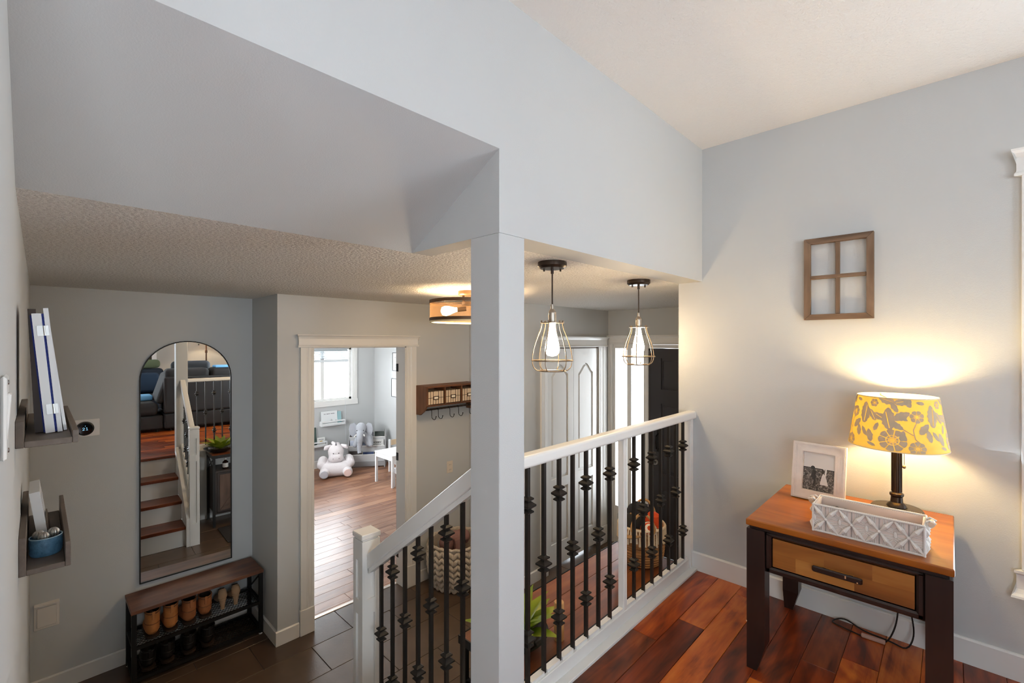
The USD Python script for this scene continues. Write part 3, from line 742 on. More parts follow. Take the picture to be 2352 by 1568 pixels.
big = [put(flower(0.042, 9), 0.0, 0.045, 0)] + [put(vein(leaf(0.085, 0.05, 5, 0.01), 0.08), 0.008, 0.085, a) for a in (78,)] + \
      [put(vein(leaf(0.05, 0.03, 3), 0.05), 0.02, 0.12, 30), put(leaf(0.06, 0.035, 4), 0.0, 0.125, 150), put(vein(leaf(0.06, 0.036, 4), 0.06), -0.005, 0.19, 20), put(vein(leaf(0.055, 0.034, 4), 0.055), -0.005, 0.19, 165)]
side = [put(vein(leaf(0.05, 0.026, 3), 0.05), 0.055, 0.115, 60), put(leaf(0.035, 0.018, 2), 0.058, 0.075, 110), put(leaf(0.04, 0.022, 3), 0.205, 0.045, 100), put(leaf(0.045, 0.022, 3), 0.215, 0.155, 60), put(leaf(0.03, 0.016, 2), 0.125, 0.19, 10), put(flower(0.016, 6, 0.4), 0.065, 0.185, 0), put(leaf(0.03, 0.014, 2), 0.05, 0.015, 20), put(vein(leaf(0.085, 0.046, 5, -0.008), 0.085), 0.10, 0.10, 95), put(leaf(0.04, 0.018, 2), 0.085, 0.05, 60), put(leaf(0.05, 0.026, 3), 0.065, 0.03, 75), put(leaf(0.045, 0.024, 3), 0.115, 0.045, 80),
        put(flower(0.024, 7, 0.4), 0.155, 0.14, 10), put(leaf(0.055, 0.03, 4), 0.175, 0.175, 70), put(leaf(0.05, 0.026, 4), 0.20, 0.09, 35), put(leaf(0.05, 0.03, 3), 0.15, 0.075, 130), put(leaf(0.03, 0.014, 2), 0.185, 0.125, 20),
        LineString([(0.14, 0.03), (0.165, 0.055), (0.17, 0.09), (0.158, 0.118)]).buffer(0.0016), LineString([(0.17, 0.07), (0.20, 0.09)]).buffer(0.0016), put(flower(0.026, 8, 0.4), 0.16, 0.02, 0)]
unit = unary_union([g for g in big + side])
width = 0.225
strip = sbox(-1, 0.003, 1, ST - SB + 0.004)
flat = []
for k in range(4):
    u = affinity.translate(unit, (k - 0.0) * width, 0).intersection(strip); flat += list(getattr(u, 'geoms', [u]))
pr = []
slant = math.hypot(RB - RT, ST - SB)
for g in flat:
    if g.area < 4e-6: continue
    tv, tf = trimesh.creation.triangulate_polygon(g, engine='earcut')
    m = trimesh.Trimesh(np.c_[tv, np.zeros(len(tv))], tf); m = m.subdivide_to_size(0.018) if len(tf) else m
    v = m.vertices; t = np.clip(v[:, 1] / slant, 0, 1); r = RB + (RT - RB) * t + 0.0007
    th = 3.125 - v[:, 0] / 0.1440 * (0.225 * 4 / (2 * math.pi) and 1.0)
    pr.append(tri(np.c_[LX + r * np.cos(th), LY + r * np.sin(th), SB + t * (ST - SB)], m.faces))
obj('floral_print', pr, print_m, sh, False, label='grey printed leaves and flowers')
obj('pull_chain', [tube([(LX - 0.03, LY - 0.025, 0.94), (LX - 0.03, LY - 0.025, 0.815)], 0.0012, 5), ball((LX - 0.03, LY - 0.025, 0.806), 0.0065, 2)], mat('chain_brass', (120, 104, 84), 0.35, 0.9), lp, label='bead pull chain')

# lamp cable under the table
cb = thing('lamp_cable', 'thin dark cable with a pinkish inline switch on the floor under the end table', 'cable', (2.58, 0.25, 0.0))
from scipy.interpolate import splprep, splev


def smooth_path(P, n=60):
    P = np.array(P, float); tck, _ = splprep(P.T, s=0, k=3); return np.array(splev(np.linspace(0, 1, n), tck)).T


obj('cord', [tube(smooth_path([(2.598, 0.162, 0.40), (2.596, 0.168, 0.2), (2.58, 0.19, 0.03), (2.55, 0.215, 0.005), (2.545, 0.245, 0.004), (2.548, 0.30, 0.004), (2.565, 0.37, 0.004), (2.585, 0.402, 0.004), (2.605, 0.39, 0.010), (2.61, 0.36, 0.02), (2.60, 0.31, 0.010), (2.59, 0.25, 0.004), (2.575, 0.17, 0.004), (2.57, 0.143, 0.004), (2.59, 0.122, 0.03), (2.60, 0.118, 0.10), (2.60, 0.136, 0.2), (2.60, 0.15, 0.40)], 110), 0.0032, 6)], mat('dark_cable', (28, 20, 18), 0.45), cb)
obj('inline_switch', moved(rbx(-0.042, -0.009, 0.0, 0.042, 0.009, 0.016, 0.005, 1), (2.546, 0.248, 0.001), math.radians(92)), mat('inline_switch_pink', (196, 160, 146), 0.35), cb, label='pinkish inline switch')

# ------------------------------------------------------------------ photo frame on the table
pf = thing('photo_frame', 'whitewashed picture frame with a black and white photo on the end table', 'picture frame', (2.41, 0.433, 0.600))
ex = np.array([0.018 * -0.6, -1.0, 0.0]); ex = np.array([-0.085, -0.9964, 0.0]); lean = 0.16
ez = np.array([-0.9964, 0.085, 0.0]); ey = np.array([0, 0, 1.0]) * math.cos(lean) - ez * math.sin(lean)
FO = np.array([2.425, 0.534, 0.602]); FW, FH = 0.205, 0.252
dist = mat('whitewashed_frame', (214, 206, 200), 0.5, var=(18, 0.08), bump=(60, 0.0006))
rings = [(0.0, 0.012), (0.004, 0.016), (0.010, 0.016), (0.012, 0.013), (0.016, 0.013), (0.018, 0.011), (0.032, 0.010), (0.034, 0.012), (0.040, 0.010), (0.042, 0.007)]
fr_m = []
for (i0, h0), (i1, h1) in zip(rings[:-1], rings[1:]):
    hh = max(h0, h1) if abs(h0 - h1) < 0.0025 else (h0 + h1) / 2
    fr_m.append(prism(sbox(i0, i0, FW - i0, FH - i0).difference(sbox(i1, i1, FW - i1, FH - i1)), 'z', -0.004, hh))
obj('frame', onto(cat(fr_m), FO, ex, ey), dist, pf, False)
scr = mat('frame_scratch', (128, 118, 112), 0.7)
obj('wear_mark', onto(cat([bx(0.024, 0.07, 0.0105, 0.0255, 0.18, 0.0109), bx(0.18, 0.08, 0.0105, 0.1812, 0.17, 0.0109), bx(0.06, 0.2275, 0.0105, 0.14, 0.2285, 0.0109)]), FO, ex, ey), scr, pf, False)
PW, PH = (0.043, FW - 0.043), (0.043, FH - 0.043)
photo = usdkit.material(stage, '/World/Looks/black_and_white_foliage_print', {
    'g': ('geometry', {}), 'n': ('noise_texture', {'scale': 130.0, 'detail': 5.0, 'distortion': 0.6}), 'r': ('rgb_ramp', {'ramp': [(0.3, lin(34, 32, 30)), (0.5, lin(88, 84, 80)), (0.72, lin(170, 164, 158))]}), 'p': ('principled_bsdf', {'roughness': 0.25})},
    [('g.position', 'n.vector'), ('n.fac', 'r.fac'), ('r.color', 'p.base_color')], surface='p.BSDF')
pd = sub('photograph', onto(bx(PW[0], PH[0], 0.0, PW[1], PH[1], 0.002), FO, ex, ey), photo, pf, False, label='black and white photo of two children in a field')
obj('sky', onto(bx(PW[0], PH[0] + 0.098, 0.0018, PW[1], PH[1], 0.0024), FO, ex, ey), mat('print_pale_grey', (206, 204, 202), 0.3), pd, False)
obj('fence', onto(bx(PW[0], PH[0] + 0.096, 0.002, PW[1], PH[1] - 0.066, 0.0026), FO, ex, ey), mat('print_dark_grey', (52, 49, 47), 0.3), pd, False)
girl = unary_union([Polygon([(0.066, 0.03), (0.098, 0.03), (0.086, 0.072), (0.079, 0.078), (0.073, 0.07)]), LineString([(0.078, 0.076), (0.074, 0.092), (0.084, 0.104)]).buffer(0.003), LineString([(0.086, 0.074), (0.088, 0.098)]).buffer(0.003)])
boy = unary_union([Point(0.037, 0.100).buffer(0.008), Polygon([(0.030, 0.055), (0.048, 0.055), (0.050, 0.088), (0.036, 0.092)]), LineString([(0.040, 0.058), (0.047, 0.045), (0.043, 0.026)]).buffer(0.004)])
T = lambda p: affinity.translate(p, PW[0], PH[0])
obj('girl_figure', onto(prism(T(girl), 'z', 0.0022, 0.003), FO, ex, ey), mat('print_pale_grey', (206, 204, 202), 0.3), pd, False)
obj('boy_figure', onto(cat([prism(T(boy), 'z', 0.0022, 0.003), prism(T(affinity.translate(affinity.scale(Point(0, 0).buffer(0.006), 0.8, 1.8), 0.076, 0.088)), 'z', 0.0024, 0.0032)]), FO, ex, ey), mat('print_dark_grey', (52, 49, 47), 0.3), pd, False)
obj('easel_back', onto(cat([bx(0.08, 0.0, -0.007, 0.125, 0.19, -0.004), moved(bx(0.085, 0.0, -0.003, 0.12, 0.17, 0.0), (0, 0.004, -0.03), rx=0.12)]), FO, ex, ey), dark, pf, False)

# ------------------------------------------------------------------ macrame basket on the table
mk = thing('macrame_basket', 'long white macrame basket with wooden side handles on the end table', 'basket', (2.10, 0.221, 0.600))
B0, B1, Y0, Y1, Z0, Z1 = 2.035, 2.165, 0.064, 0.377, 0.600, 0.702
cot = mat('white_cotton_cord', (222, 216, 210), 0.85, bump=(900, 0.0006))
outer = sbox(B0 + 0.006, Y0 + 0.006, B1 - 0.006, Y1 - 0.006).buffer(0.004); inner = outer.buffer(-0.005)
obj('lining', [prism(outer.difference(inner), 'z', Z0 + 0.001, Z1 - 0.003), prism(outer, 'z', Z0, Z0 + 0.004)], mat('pale_pink_lining', (216, 200, 190), 0.8), mk, False)
edge = []
for z in (Z0 + 0.004, Z1 - 0.001): edge.append(tube([(B0, Y0, z), (B1, Y0, z), (B1, Y1, z), (B0, Y1, z)], 0.0042, 6, True))
for a, b in ((B0, Y0), (B1, Y0), (B1, Y1), (B0, Y1)): edge.append(tube([(a, b, Z0), (a, b, Z1)], 0.0042, 6))
obj('edge_cord', edge, cot, mk)


def knots(L, H):
    """Cords of one macrame panel, drawn in the xy plane."""
    ms = []; n = max(1, int(round(L / 0.078))); w = L / n
    for i in range(n):
        cx, cy = (i + 0.5) * w, H / 2
        for sx in (-1, 1):
            for sy in (-1, 1):
                p = np.array([(cx, cy, 0.003), (cx + sx * w * 0.25, cy + sy * H * 0.24, 0.009), (cx + sx * w * 0.47, cy + sy * H * 0.44, 0.003)])
                ms.append(tube(p, [0.002, 0.0085, 0.003], 8))
                for k in range(1, 6):
                    f = k / 6
                    ms.append(tube([(cx + sx * w * 0.47 * f, cy + sy * H * 0.44 * f, 0.002), (cx + sx * w * 0.47 * f * 0.92, cy + sy * H * 0.46, 0.002)] if k > 1 else [(cx, cy, 0.002), (cx, cy + sy * H * 0.46, 0.002)], 0.0016, 4))
                for k in range(1, 5):
                    f = k / 5
                    ms.append(tube([(cx + sx * w * 0.42 * f, cy + sy * H * 0.38 * f, 0.0015), (cx + sx * w * 0.49, cy + sy * H * 0.42 * f * 0.55, 0.0015)], 0.0015, 4))
        ms.append(ball((cx, cy, 0.004), 0.006, 1)); ms.append(ball((i * w + 0.004, cy, 0.003), 0.008, 1, (0.7, 1.5, 0.6)))
    return cat(ms)


H = Z1 - Z0
obj('front_panel', onto(knots(Y1 - Y0, H), (B0 + 0.003, Y1, Z0), (0, -1, 0), (0, 0, 1)), cot, mk, 40)
obj('back_panel', onto(knots(Y1 - Y0, H), (B1 - 0.003, Y0, Z0), (0, 1, 0), (0, 0, 1)), cot, mk, 40)
obj('end_panel', onto(knots(B1 - B0, H), (B0, Y0 + 0.003, Z0), (1, 0, 0), (0, 0, 1)), cot, mk, 40)
obj('end_panel', onto(knots(B1 - B0, H), (B1, Y1 - 0.003, Z0), (-1, 0, 0), (0, 0, 1)), cot, mk, 40)
hw = mat('pale_wood_dowel', (206, 176, 152), 0.5)
for y, s in ((Y0, -1), (Y1, 1)):
    hd = sub('handle', cyl((2.085, y + s * 0.016, Z1 - 0.006), (2.142, y + s * 0.016, Z1 - 0.006), 0.0085, n=14), hw, mk, label='pale wooden dowel handle')
    obj('handle_cord', [tube([(x + 0.011 * 0 + 0.0, y + s * 0.001, Z1 - 0.004), (x, y + s * 0.010, Z1 + 0.004), (x, y + s * 0.0255, Z1 - 0.002), (x, y + s * 0.016, Z1 - 0.016), (x, y + s * 0.001, Z1 - 0.01)], 0.004, 6) for x in (2.094, 2.133)], cot, hd)
solo('scrunchie', tube([(2.10 + 0.03 * math.cos(t), 0.31 + 0.045 * math.sin(t), 0.664 + 0.004 * math.sin(7 * t)) for t in np.arange(36) * math.pi / 18], [0.012 + 0.003 * math.sin(9 * k) for k in range(36)], 8, True), mat('charcoal_knit', (70, 66, 64), 0.9, bump=(300, 0.002), var=(160, 0.5)), 'grey speckled scrunchie in the left end of the macrame basket', 'scrunchie')
solo('cloth_pouch', blob([((2.10, 0.25, 0.630), 0.028), ((2.10, 0.34, 0.630), 0.028)] and [(((2.10, 0.27, 0.628), 0.024), ((2.10, 0.345, 0.628), 0.024))], 0.012, 4), mat('grey_pouch', (150, 144, 140), 0.9), 'grey cloth pouch under the speckled scrunchie', 'pouch')
solo('hair_band', tube([(2.10 + 0.036 * math.cos(t), 0.135 + 0.04 * math.sin(t), 0.662 + 0.003 * math.sin(5 * t)) for t in np.arange(32) * math.pi / 16], 0.012, 8, True), mat('pink_band', (226, 196, 184), 0.8), 'pale pink fabric ring in the right end of the macrame basket', 'hair band')
solo('cloth_roll', rbx(2.06, 0.09, 0.605, 2.14, 0.20, 0.65, 0.018, 1), mat('pale_pink_lining', (216, 200, 190), 0.8), 'folded pale pink cloth under the fabric ring', 'cloth')

# ------------------------------------------------------------------ wall decor window
wd = thing('window_frame_decor', 'weathered wooden four-pane window frame hung on the right wall', 'wall decor', (2.615, 0.39, 1.42))
oldw = {a: wood(f'weathered_wood_{a}', (74, 56, 42), (112, 88, 68), (138, 112, 90), axis=a, rough=0.7, scale=1.6, bump=0.0012) for a in ('y', 'z')}
wx0, wx1, wy0, wy1, wz0, wz1 = 2.612, 2.637, 0.252, 0.523, 1.420, 1.815
mw = 0.027
for P, a in (([(wy0, wz0), (wy1, wz0), (wy1 - mw, wz0 + mw), (wy0 + mw, wz0 + mw)], 'y'), ([(wy0, wz1), (wy1, wz1), (wy1 - mw, wz1 - mw), (wy0 + mw, wz1 - mw)], 'y'),
             ([(wy0, wz0), (wy0 + mw, wz0 + mw), (wy0 + mw, wz1 - mw), (wy0, wz1)], 'z'), ([(wy1, wz0), (wy1 - mw, wz0 + mw), (wy1 - mw, wz1 - mw), (wy1, wz1)], 'z')):
    obj('frame_rail', prism(Polygon(P).buffer(-0.0004), 'x', wx0, wx1), oldw[a], wd, False)
obj('muntin', bx(wx0 + 0.006, 0.379, wz0 + mw, wx1 - 0.004, 0.396, wz1 - mw, 0.0015), oldw['z'], wd, False)
obj('muntin', bx(wx0 + 0.004, wy0 + mw, 1.617, wx1 - 0.004, wy1 - mw, 1.634, 0.0015), oldw['y'], wd, False)

# ------------------------------------------------------------------ pendants over the console
pend_metal = mat('pendant_bronze', (66, 54, 46), 0.35, 0.7)
cage_metal = mat('pendant_cage_steel', (150, 134, 116), 0.32, 0.85)
bulb_glow = emit('edison_bulb_glow', (1.0, 0.74, 0.42), 88.0)
fil = emit('filament_glow', (1.0, 0.6, 0.25), 60.0)


def pendant(x, y, label):
    p = thing('pendant_light', label, 'pendant light', (x, y, ZC), 'caged pendant lights over the console')
    c = (x, y, 0)
    cn = sub('canopy', lathe([(0, ZC), (0.062, ZC), (0.063, ZC - 0.004), (0.063, ZC - 0.018), (0.060, ZC - 0.022), (0.052, ZC - 0.028), (0, ZC - 0.030)], c, 36), pend_metal, p)
    obj('screw', [cyl((x + 0.036 * a, y - 0.036 * a, ZC - 0.04), (x + 0.036 * a, y - 0.036 * a, ZC - 0.028), 0.004, n=8) for a in (-0.7, 0.7)], pend_metal, cn)
    obj('cord', [cyl((x, y, 1.475), (x, y, ZC - 0.03), 0.0032, n=8), cyl((x, y, ZC - 0.05), (x, y, ZC - 0.028), 0.0065, n=10)], mat('brown_cord', (52, 34, 22), 0.6), p)
    obj('socket', lathe([(0, 1.478), (0.006, 1.476), (0.007, 1.456), (0.011, 1.452), (0.015, 1.446), (0.017, 1.440), (0.0155, 1.434), (0.017, 1.428), (0.0165, 1.404), (0.014, 1.398), (0, 1.398)], c, 20), mat('socket_steel', (178, 168, 156), 0.35, 0.85), p)
    zr, rr = 1.396, 0.050
    ring = lambda r, z, t: tube([(x + r * math.cos(a), y + r * math.sin(a), z) for a in np.arange(40) * math.pi / 20], t, 6, True)
    cage = [lathe([(0.014, zr - 0.002), (0.052, zr - 0.002), (0.052, zr + 0.001), (0.014, zr + 0.001)], c, 28), ring(0.090, 1.232, 0.0026), ring(0.058, 1.187, 0.0026)]
    for k in range(6):
        a = 2 * math.pi * k / 6 + 0.35; ca, sa = math.cos(a), math.sin(a)
        prof = smooth_path([(0.047, 0, 1.400), (0.047, 0, 1.382), (0.060, 0, 1.345), (0.078, 0, 1.295), (0.088, 0, 1.245), (0.088, 0, 1.225), (0.078, 0, 1.198), (0.058, 0, 1.187)], 22)
        cage.append(tube([(x + r * ca, y + r * sa, z) for r, _, z in prof], 0.0022, 6))
        cage.append(ball((x + 0.047 * ca, y + 0.047 * sa, 1.402), 0.0045, 1))
    obj('cage', cage, cage_metal, p)
    b = sub('bulb', lathe([(0, 1.398), (0.013, 1.397), (0.014, 1.38), (0.018, 1.355), (0.027, 1.315), (0.0325, 1.285), (0.030, 1.266), (0.020, 1.254), (0, 1.249)], c, 24), bulb_glow, p, label='lit teardrop bulb')
    return p


pendant(1.550, 1.250, 'wire-caged pendant light nearest the pillar with its bulb lit')
pendant(2.332, 1.262, 'wire-caged pendant light farther from the pillar, before the sidelight')

# ------------------------------------------------------------------ flush drum light
FX, FY = 2.045, 2.362
drum_metal = mat('drum_band_brown', (96, 74, 56), 0.45, 0.5)
gauze = see_through('bronze_mesh_gauze', (150, 112, 66), 0.62, 0.5)
fm_ = thing('flush_ceiling_light', 'round flush ceiling light with a bronze mesh drum and lit bulbs', 'ceiling light', (FX, FY, ZC))
c = (FX, FY, 0)
obj('canopy', lathe([(0, ZC), (0.085, ZC), (0.085, ZC - 0.022), (0.078, ZC - 0.03), (0, ZC - 0.03)], c, 32), mat('drum_canopy', (160, 128, 96), 0.4, 0.5), fm_)
obj('stem', [cyl((FX + 0.05 * math.cos(t), FY + 0.05 * math.sin(t), 1.58), (FX + 0.05 * math.cos(t), FY + 0.05 * math.sin(t), ZC - 0.028), 0.008, n=8) for t in (0.6, 2.7, 4.8)] + [cyl((FX, FY, 1.565), (FX, FY, 1.585), 0.06, n=20)], drum_metal, fm_)
R = 0.275
for z0, z1 in ((1.572, 1.594), (1.456, 1.476)):
    obj('band', lathe([(R, z0), (R + 0.003, z0), (R + 0.003, z1), (R, z1), (R, z0)], c, 56), drum_metal, fm_)
obj('mesh_drum', lathe([(R - 0.001, 1.47), (R - 0.001, 1.58)], c, 56), gauze, fm_, label='see-through bronze mesh')
obj('diffuser_ring', lathe([(R, 1.446), (R + 0.002, 1.458), (R - 0.012, 1.458), (R - 0.012, 1.446), (R, 1.446)], c, 56), mat('drum_cream', (232, 214, 170), 0.5), fm_, label='cream lower rim')
obj('spoke', [tube([(FX, FY, 1.58), (FX + R * math.cos(t), FY + R * math.sin(t), 1.583)], 0.003, 5) for t in (0.2, 2.3, 4.4)], drum_metal, fm_)
for t in (2.45, 4.55, 0.35):
    d = np.array([math.cos(t), math.sin(t), -0.12]); o = np.array([FX, FY, 1.545])
    m = lathe([(0, 0), (0.014, 0.0), (0.016, 0.02), (0.03, 0.06), (0.034, 0.085), (0.026, 0.108), (0, 0.118)], n=18)
    m.apply_transform(trimesh.geometry.align_vectors([0, 0, 1], d / np.linalg.norm(d))); m.apply_translation(o + d * 0.085)
    obj('bulb', m, emit('drum_bulb_glow', (1.0, 0.71, 0.40), 125.0), fm_, label='lit bulb')
    obj('socket', cyl(o + d * 0.03, o + d * 0.09, 0.016, n=12), drum_metal, fm_)
# ------------------------------------------------------------------ left wall: switch, picture ledges
sw = thing('light_switch', 'white two-screw light switch plate at the left edge of the picture', 'light switch', (UL, 0.96, 1.2))
obj('plate', bx(UL, 0.925, 1.148, UL + 0.006, 0.997, 1.264, 0.003), white, sw, 20)
obj('rocker', moved(bx(-0.004, 0.945, -0.033, 0.004, 0.978, 0.033, 0.002), (UL + 0.004, 0, 1.206), ry=0.06), white, sw, 20)
for z in (1.158, 1.254): obj('screw', moved(lathe([(0, 0), (0.0035, 0), (0.003, 0.0015), (0, 0.002)], n=10), (UL + 0.006, 0.961, z), ry=math.pi / 2), nickel, sw)
ledge_wood = wood('grey_ledge_wood', (78, 68, 60), (104, 93, 84), (126, 115, 106), axis='y', rough=0.55, scale=1.2)


def ledge(v0, v1, z, hb, hl, u1, label):
    t = thing('picture_ledge', label, 'shelf', (UL, (v0 + v1) / 2, z))
    obj('base_board', bx(UL + 0.014, v0, z, u1 - 0.011, v1, z + 0.014, 0.0012), ledge_wood, t, False)
    obj('back_board', bx(UL, v0, z, UL + 0.0138, v1, z + hb, 0.0012), ledge_wood, t, False)
    obj('lip', bx(u1 - 0.0108, v0, z, u1, v1, z + hl, 0.0012), ledge_wood, t, False)


ledge(1.48, 2.06, 1.076, 0.060, 0.030, 0.066, 'upper grey wooden picture ledge on the left wall holding leaning frames')
ledge(1.72, 2.26, 0.707, 0.10, 0.066, 0.061, 'lower grey wooden picture ledge on the left wall with a blue bowl')
fwhite = mat('white_frame_paint', (226, 228, 230), 0.4); felt = mat('blue_felt', (32, 48, 120), 0.8)


def leaner(name, label, u_bot, u_top, z0, h, v0, v1, th, matl, cat_='picture frame'):
    """A frame leaning on the left wall; returns (thing, placing function)."""
    t = thing(name, label, cat_, (u_bot, (v0 + v1) / 2, z0))
    e2 = np.array([u_top - u_bot, 0, h]); e2 /= np.linalg.norm(e2)
    return t, (lambda m: onto(m, (u_bot, v0, z0), (0, 1, 0), e2)), np.linalg.norm([u_top - u_bot, h])


t, P, L = leaner('photo_frame', 'dark brown frame standing behind the white hinged frame on the upper ledge', -0.006, -0.0185, 1.091, 0.30, 1.60, 1.80, 0.01, None)
brownf = wood('dark_frame_wood', (48, 36, 30), (72, 56, 48), (92, 74, 64), axis='z', rough=0.5)
obj('frame', P(prism(sbox(0, 0, 0.20, L).difference(sbox(0.02, 0.02, 0.18, L - 0.02)), 'z', 0, 0.014)), brownf, t, False); obj('backing', P(bx(0.01, 0.01, 0.001, 0.19, L - 0.01, 0.005)), mat('frame_mount_cream', (220, 210, 196), 0.7), t, False)
t, P, L = leaner('hinged_photo_frame', 'white hinged double photo frame edged in blue felt on the upper ledge', 0.012, -0.012, 1.091, 0.288, 1.575, 1.775, 0.02, None)
obj('rear_frame', P(prism(sbox(0, 0, 0.20, L).difference(sbox(0.02, 0.02, 0.18, L - 0.02)), 'z', 0, 0.0165)), fwhite, t, False)
obj('felt_back', P(bx(0.004, 0.002, -0.003, 0.196, L - 0.004, 0.001)), felt, t, False); obj('felt_spacer', P(bx(0.001, 0.001, 0.0166, 0.199, L - 0.001, 0.0205)), felt, t, False)
obj('front_frame', P(prism(sbox(0, -0.001, 0.20, L + 0.012).difference(sbox(0.02, 0.02, 0.18, L - 0.02)), 'z', 0.0207, 0.0295)), fwhite, t, False)
obj('picture', P(bx(0.018, 0.018, 0.0212, 0.182, L - 0.018, 0.024)), mat('faded_print', (196, 196, 192), 0.5), t, False)
for y in (0.045, 0.235):
    hq = sub('hinge', P(cat([bx(-0.0012, y, 0.006, 0.0, y + 0.024, 0.0165), bx(-0.0012, y, 0.0206, 0.0, y + 0.024, 0.0262)])), mat('hinge_steel', (196, 196, 194), 0.35, 0.7), t, False)
    obj('hinge_knuckle', P(tube([(-0.002, y, 0.0186), (-0.002, y + 0.024, 0.0186)], 0.0022, 8)), mat('hinge_steel', (196, 196, 194), 0.35, 0.7), hq)
t, P, L = leaner('photo_frame', 'thin pale frame leaning in front of the white hinged frame on the upper ledge', 0.044, 0.014, 1.091, 0.262, 1.60, 1.78, 0.008, None)
obj('frame', P(prism(sbox(0, 0, 0.18, L).difference(sbox(0.014, 0.014, 0.166, L - 0.014)), 'z', 0, 0.006)), fwhite, t, False); obj('mount', P(bx(0.01, 0.01, 0.0005, 0.17, L - 0.01, 0.003)), mat('frame_mount_cream', (220, 210, 196), 0.7), t, False)
t, P, L = leaner('photo_frame', 'chunky white frame leaning at the back of the lower ledge', 0.0, -0.0195, 0.722, 0.148, 1.93, 2.10, 0.02, None)
obj('frame', P(prism(sbox(0, 0, 0.17, L).difference(sbox(0.022, 0.022, 0.148, L - 0.022)), 'z', 0, 0.022)), fwhite, t, False); obj('picture', P(bx(0.02, 0.02, 0.001, 0.15, L - 0.02, 0.006)), mat('faded_print', (196, 196, 192), 0.5), t, False)
obj('wooden_foot', P(cat([bx(0.0, -0.0005, 0.0222, 0.17, 0.05, 0.0262)])), ledge_wood, t, False)
blue = mat('blue_glaze', (84, 126, 158), 0.3, var=(90, 0.25), bump=(220, 0.0012))
BO = (0.0145, 1.825, 0.7215)
obj_b = thing('blue_bowl', 'blue speckled bowl full of silver ornaments on the lower ledge', 'bowl', BO)
obj('bowl', lathe([(0, 0), (0.030, 0), (0.0335, 0.008), (0.0345, 0.03), (0.0335, 0.048), (0.0315, 0.049), (0.032, 0.03), (0.03, 0.009), (0, 0.006)], BO, 36), blue, obj_b)
obj('rim', tube([(BO[0] + 0.0328 * math.cos(a), BO[1] + 0.0328 * math.sin(a), BO[2] + 0.0485) for a in np.arange(36) * math.pi / 18], 0.0015, 6, True), mat('pale_blue_rim', (150, 180, 196), 0.35), obj_b)
silver = mat('twisted_silver', (176, 172, 166), 0.35, 0.8)
for k, (a, r_, rr, where) in enumerate(((2.6, 0.017, 0.013, 'left in'), (0.5, 0.017, 0.0135, 'right in'), (4.4, 0.016, 0.012, 'nearest in'))):
    cx_, cy_, cz_ = BO[0] + r_ * math.cos(a), BO[1] + r_ * math.sin(a), BO[2] + 0.052
    m = []
    for j in range(5):
        m.append(tube([(cx_ + rr * 0.8 * math.cos(q) * math.cos(j * 0.63), cy_ + rr * 0.8 * math.cos(q) * math.sin(j * 0.63), cz_ + rr * 0.8 * math.sin(q)) for q in np.arange(16) * math.pi / 8], 0.0028, 6, True))
    solo('silver_ornament', [ball((cx_, cy_, cz_), rr * 0.72, 2)] + m, silver, f'twisted silver ball, {where} the blue bowl on the lower ledge'.replace('left in', 'leftmost in').replace('right in', 'rightmost in'), 'ornament', 'silver balls in the blue bowl')

# ------------------------------------------------------------------ mirror wall
MY, MP = -0.0278, 0.0099                                      # the mirror leans: slight turn and slight tilt
mc = np.array([0.757, 4.008, 0.488])
mx_, mn = np.array([math.cos(MY), math.sin(MY), 0.0]), np.array([math.sin(MY), -math.cos(MY) * math.cos(MP), math.sin(MP)])
my_ = np.cross(mn, mx_)
MW, MH = 0.546, 1.66


def arch2(w, h, inset=0.0, n=28):
    w2 = w / 2 - inset; r = w / 2 - inset; top = h / 2 - w / 2
    return Polygon([(-w2, -h / 2 + inset), (w2, -h / 2 + inset)] + [(r * math.cos(t), top + r * math.sin(t)) for t in np.linspace(0, math.pi, n)])


mirror_m = usdkit.material(stage, '/World/Looks/mirror_silver', {'g': ('glossy_bsdf', {'color': (0.86, 0.86, 0.84), 'roughness': 0.0})}, surface='g.BSDF')
mr = thing('arched_mirror', 'tall arched mirror with a thin black frame above the shoe bench', 'mirror', (0.757, 4.01, -0.34))
obj('frame', onto(prism(arch2(MW + 0.008, MH + 0.008).difference(arch2(MW, MH, 0.003)), 'z', -0.012, 0.006), mc, mx_, my_), mat('black_metal', (30, 28, 27), 0.5, 0.4), mr, False)
obj('glass', onto(prism(arch2(MW, MH, 0.002), 'z', -0.008, 0.0), mc, mx_, my_), mirror_m, mr, False)
th = thing('thermostat', 'round black thermostat reading 21 on a white wall plate', 'thermostat', (0.215, VM, 0.75))
obj('plate', bx(0.160, VM - 0.005, 0.703, 0.279, VM, 0.813, 0.003), mat('thermostat_plate', (238, 233, 228), 0.4), th, 20)
obj('ring', moved(lathe([(0, 0), (0.043, 0), (0.045, 0.006), (0.043, 0.024), (0.038, 0.027), (0.037, 0.025), (0, 0.025)], n=40), (0.208, VM - 0.005, 0.757), rx=math.pi / 2), mat('thermostat_ring', (70, 68, 66), 0.25, 0.8), th)
dp = sub('display', moved(lathe([(0, 0.0), (0.0365, 0.0), (0.034, 0.004), (0, 0.005)], n=40), (0.208, VM - 0.0295, 0.757), rx=math.pi / 2), mat('display_black', (8, 9, 11), 0.08), th)
obj('reading', text('21', 0.017, (0.208, VM - 0.0350, 0.748), (1, 0, 0), (0, 0, 1)), emit('display_blue_glow', (0.35, 0.75, 1.0), 1.2), dp, False)
obj('tick', bx(0.2072, VM - 0.0351, 0.772, 0.2088, VM - 0.0345, 0.779), emit('display_blue_glow', (0.35, 0.75, 1.0), 1.2), dp, False)
ap = thing('wall_access_panel', 'white square vacuum inlet flap low on the entry wall left of the bench', 'wall plate', (0.04, VM, -0.37))
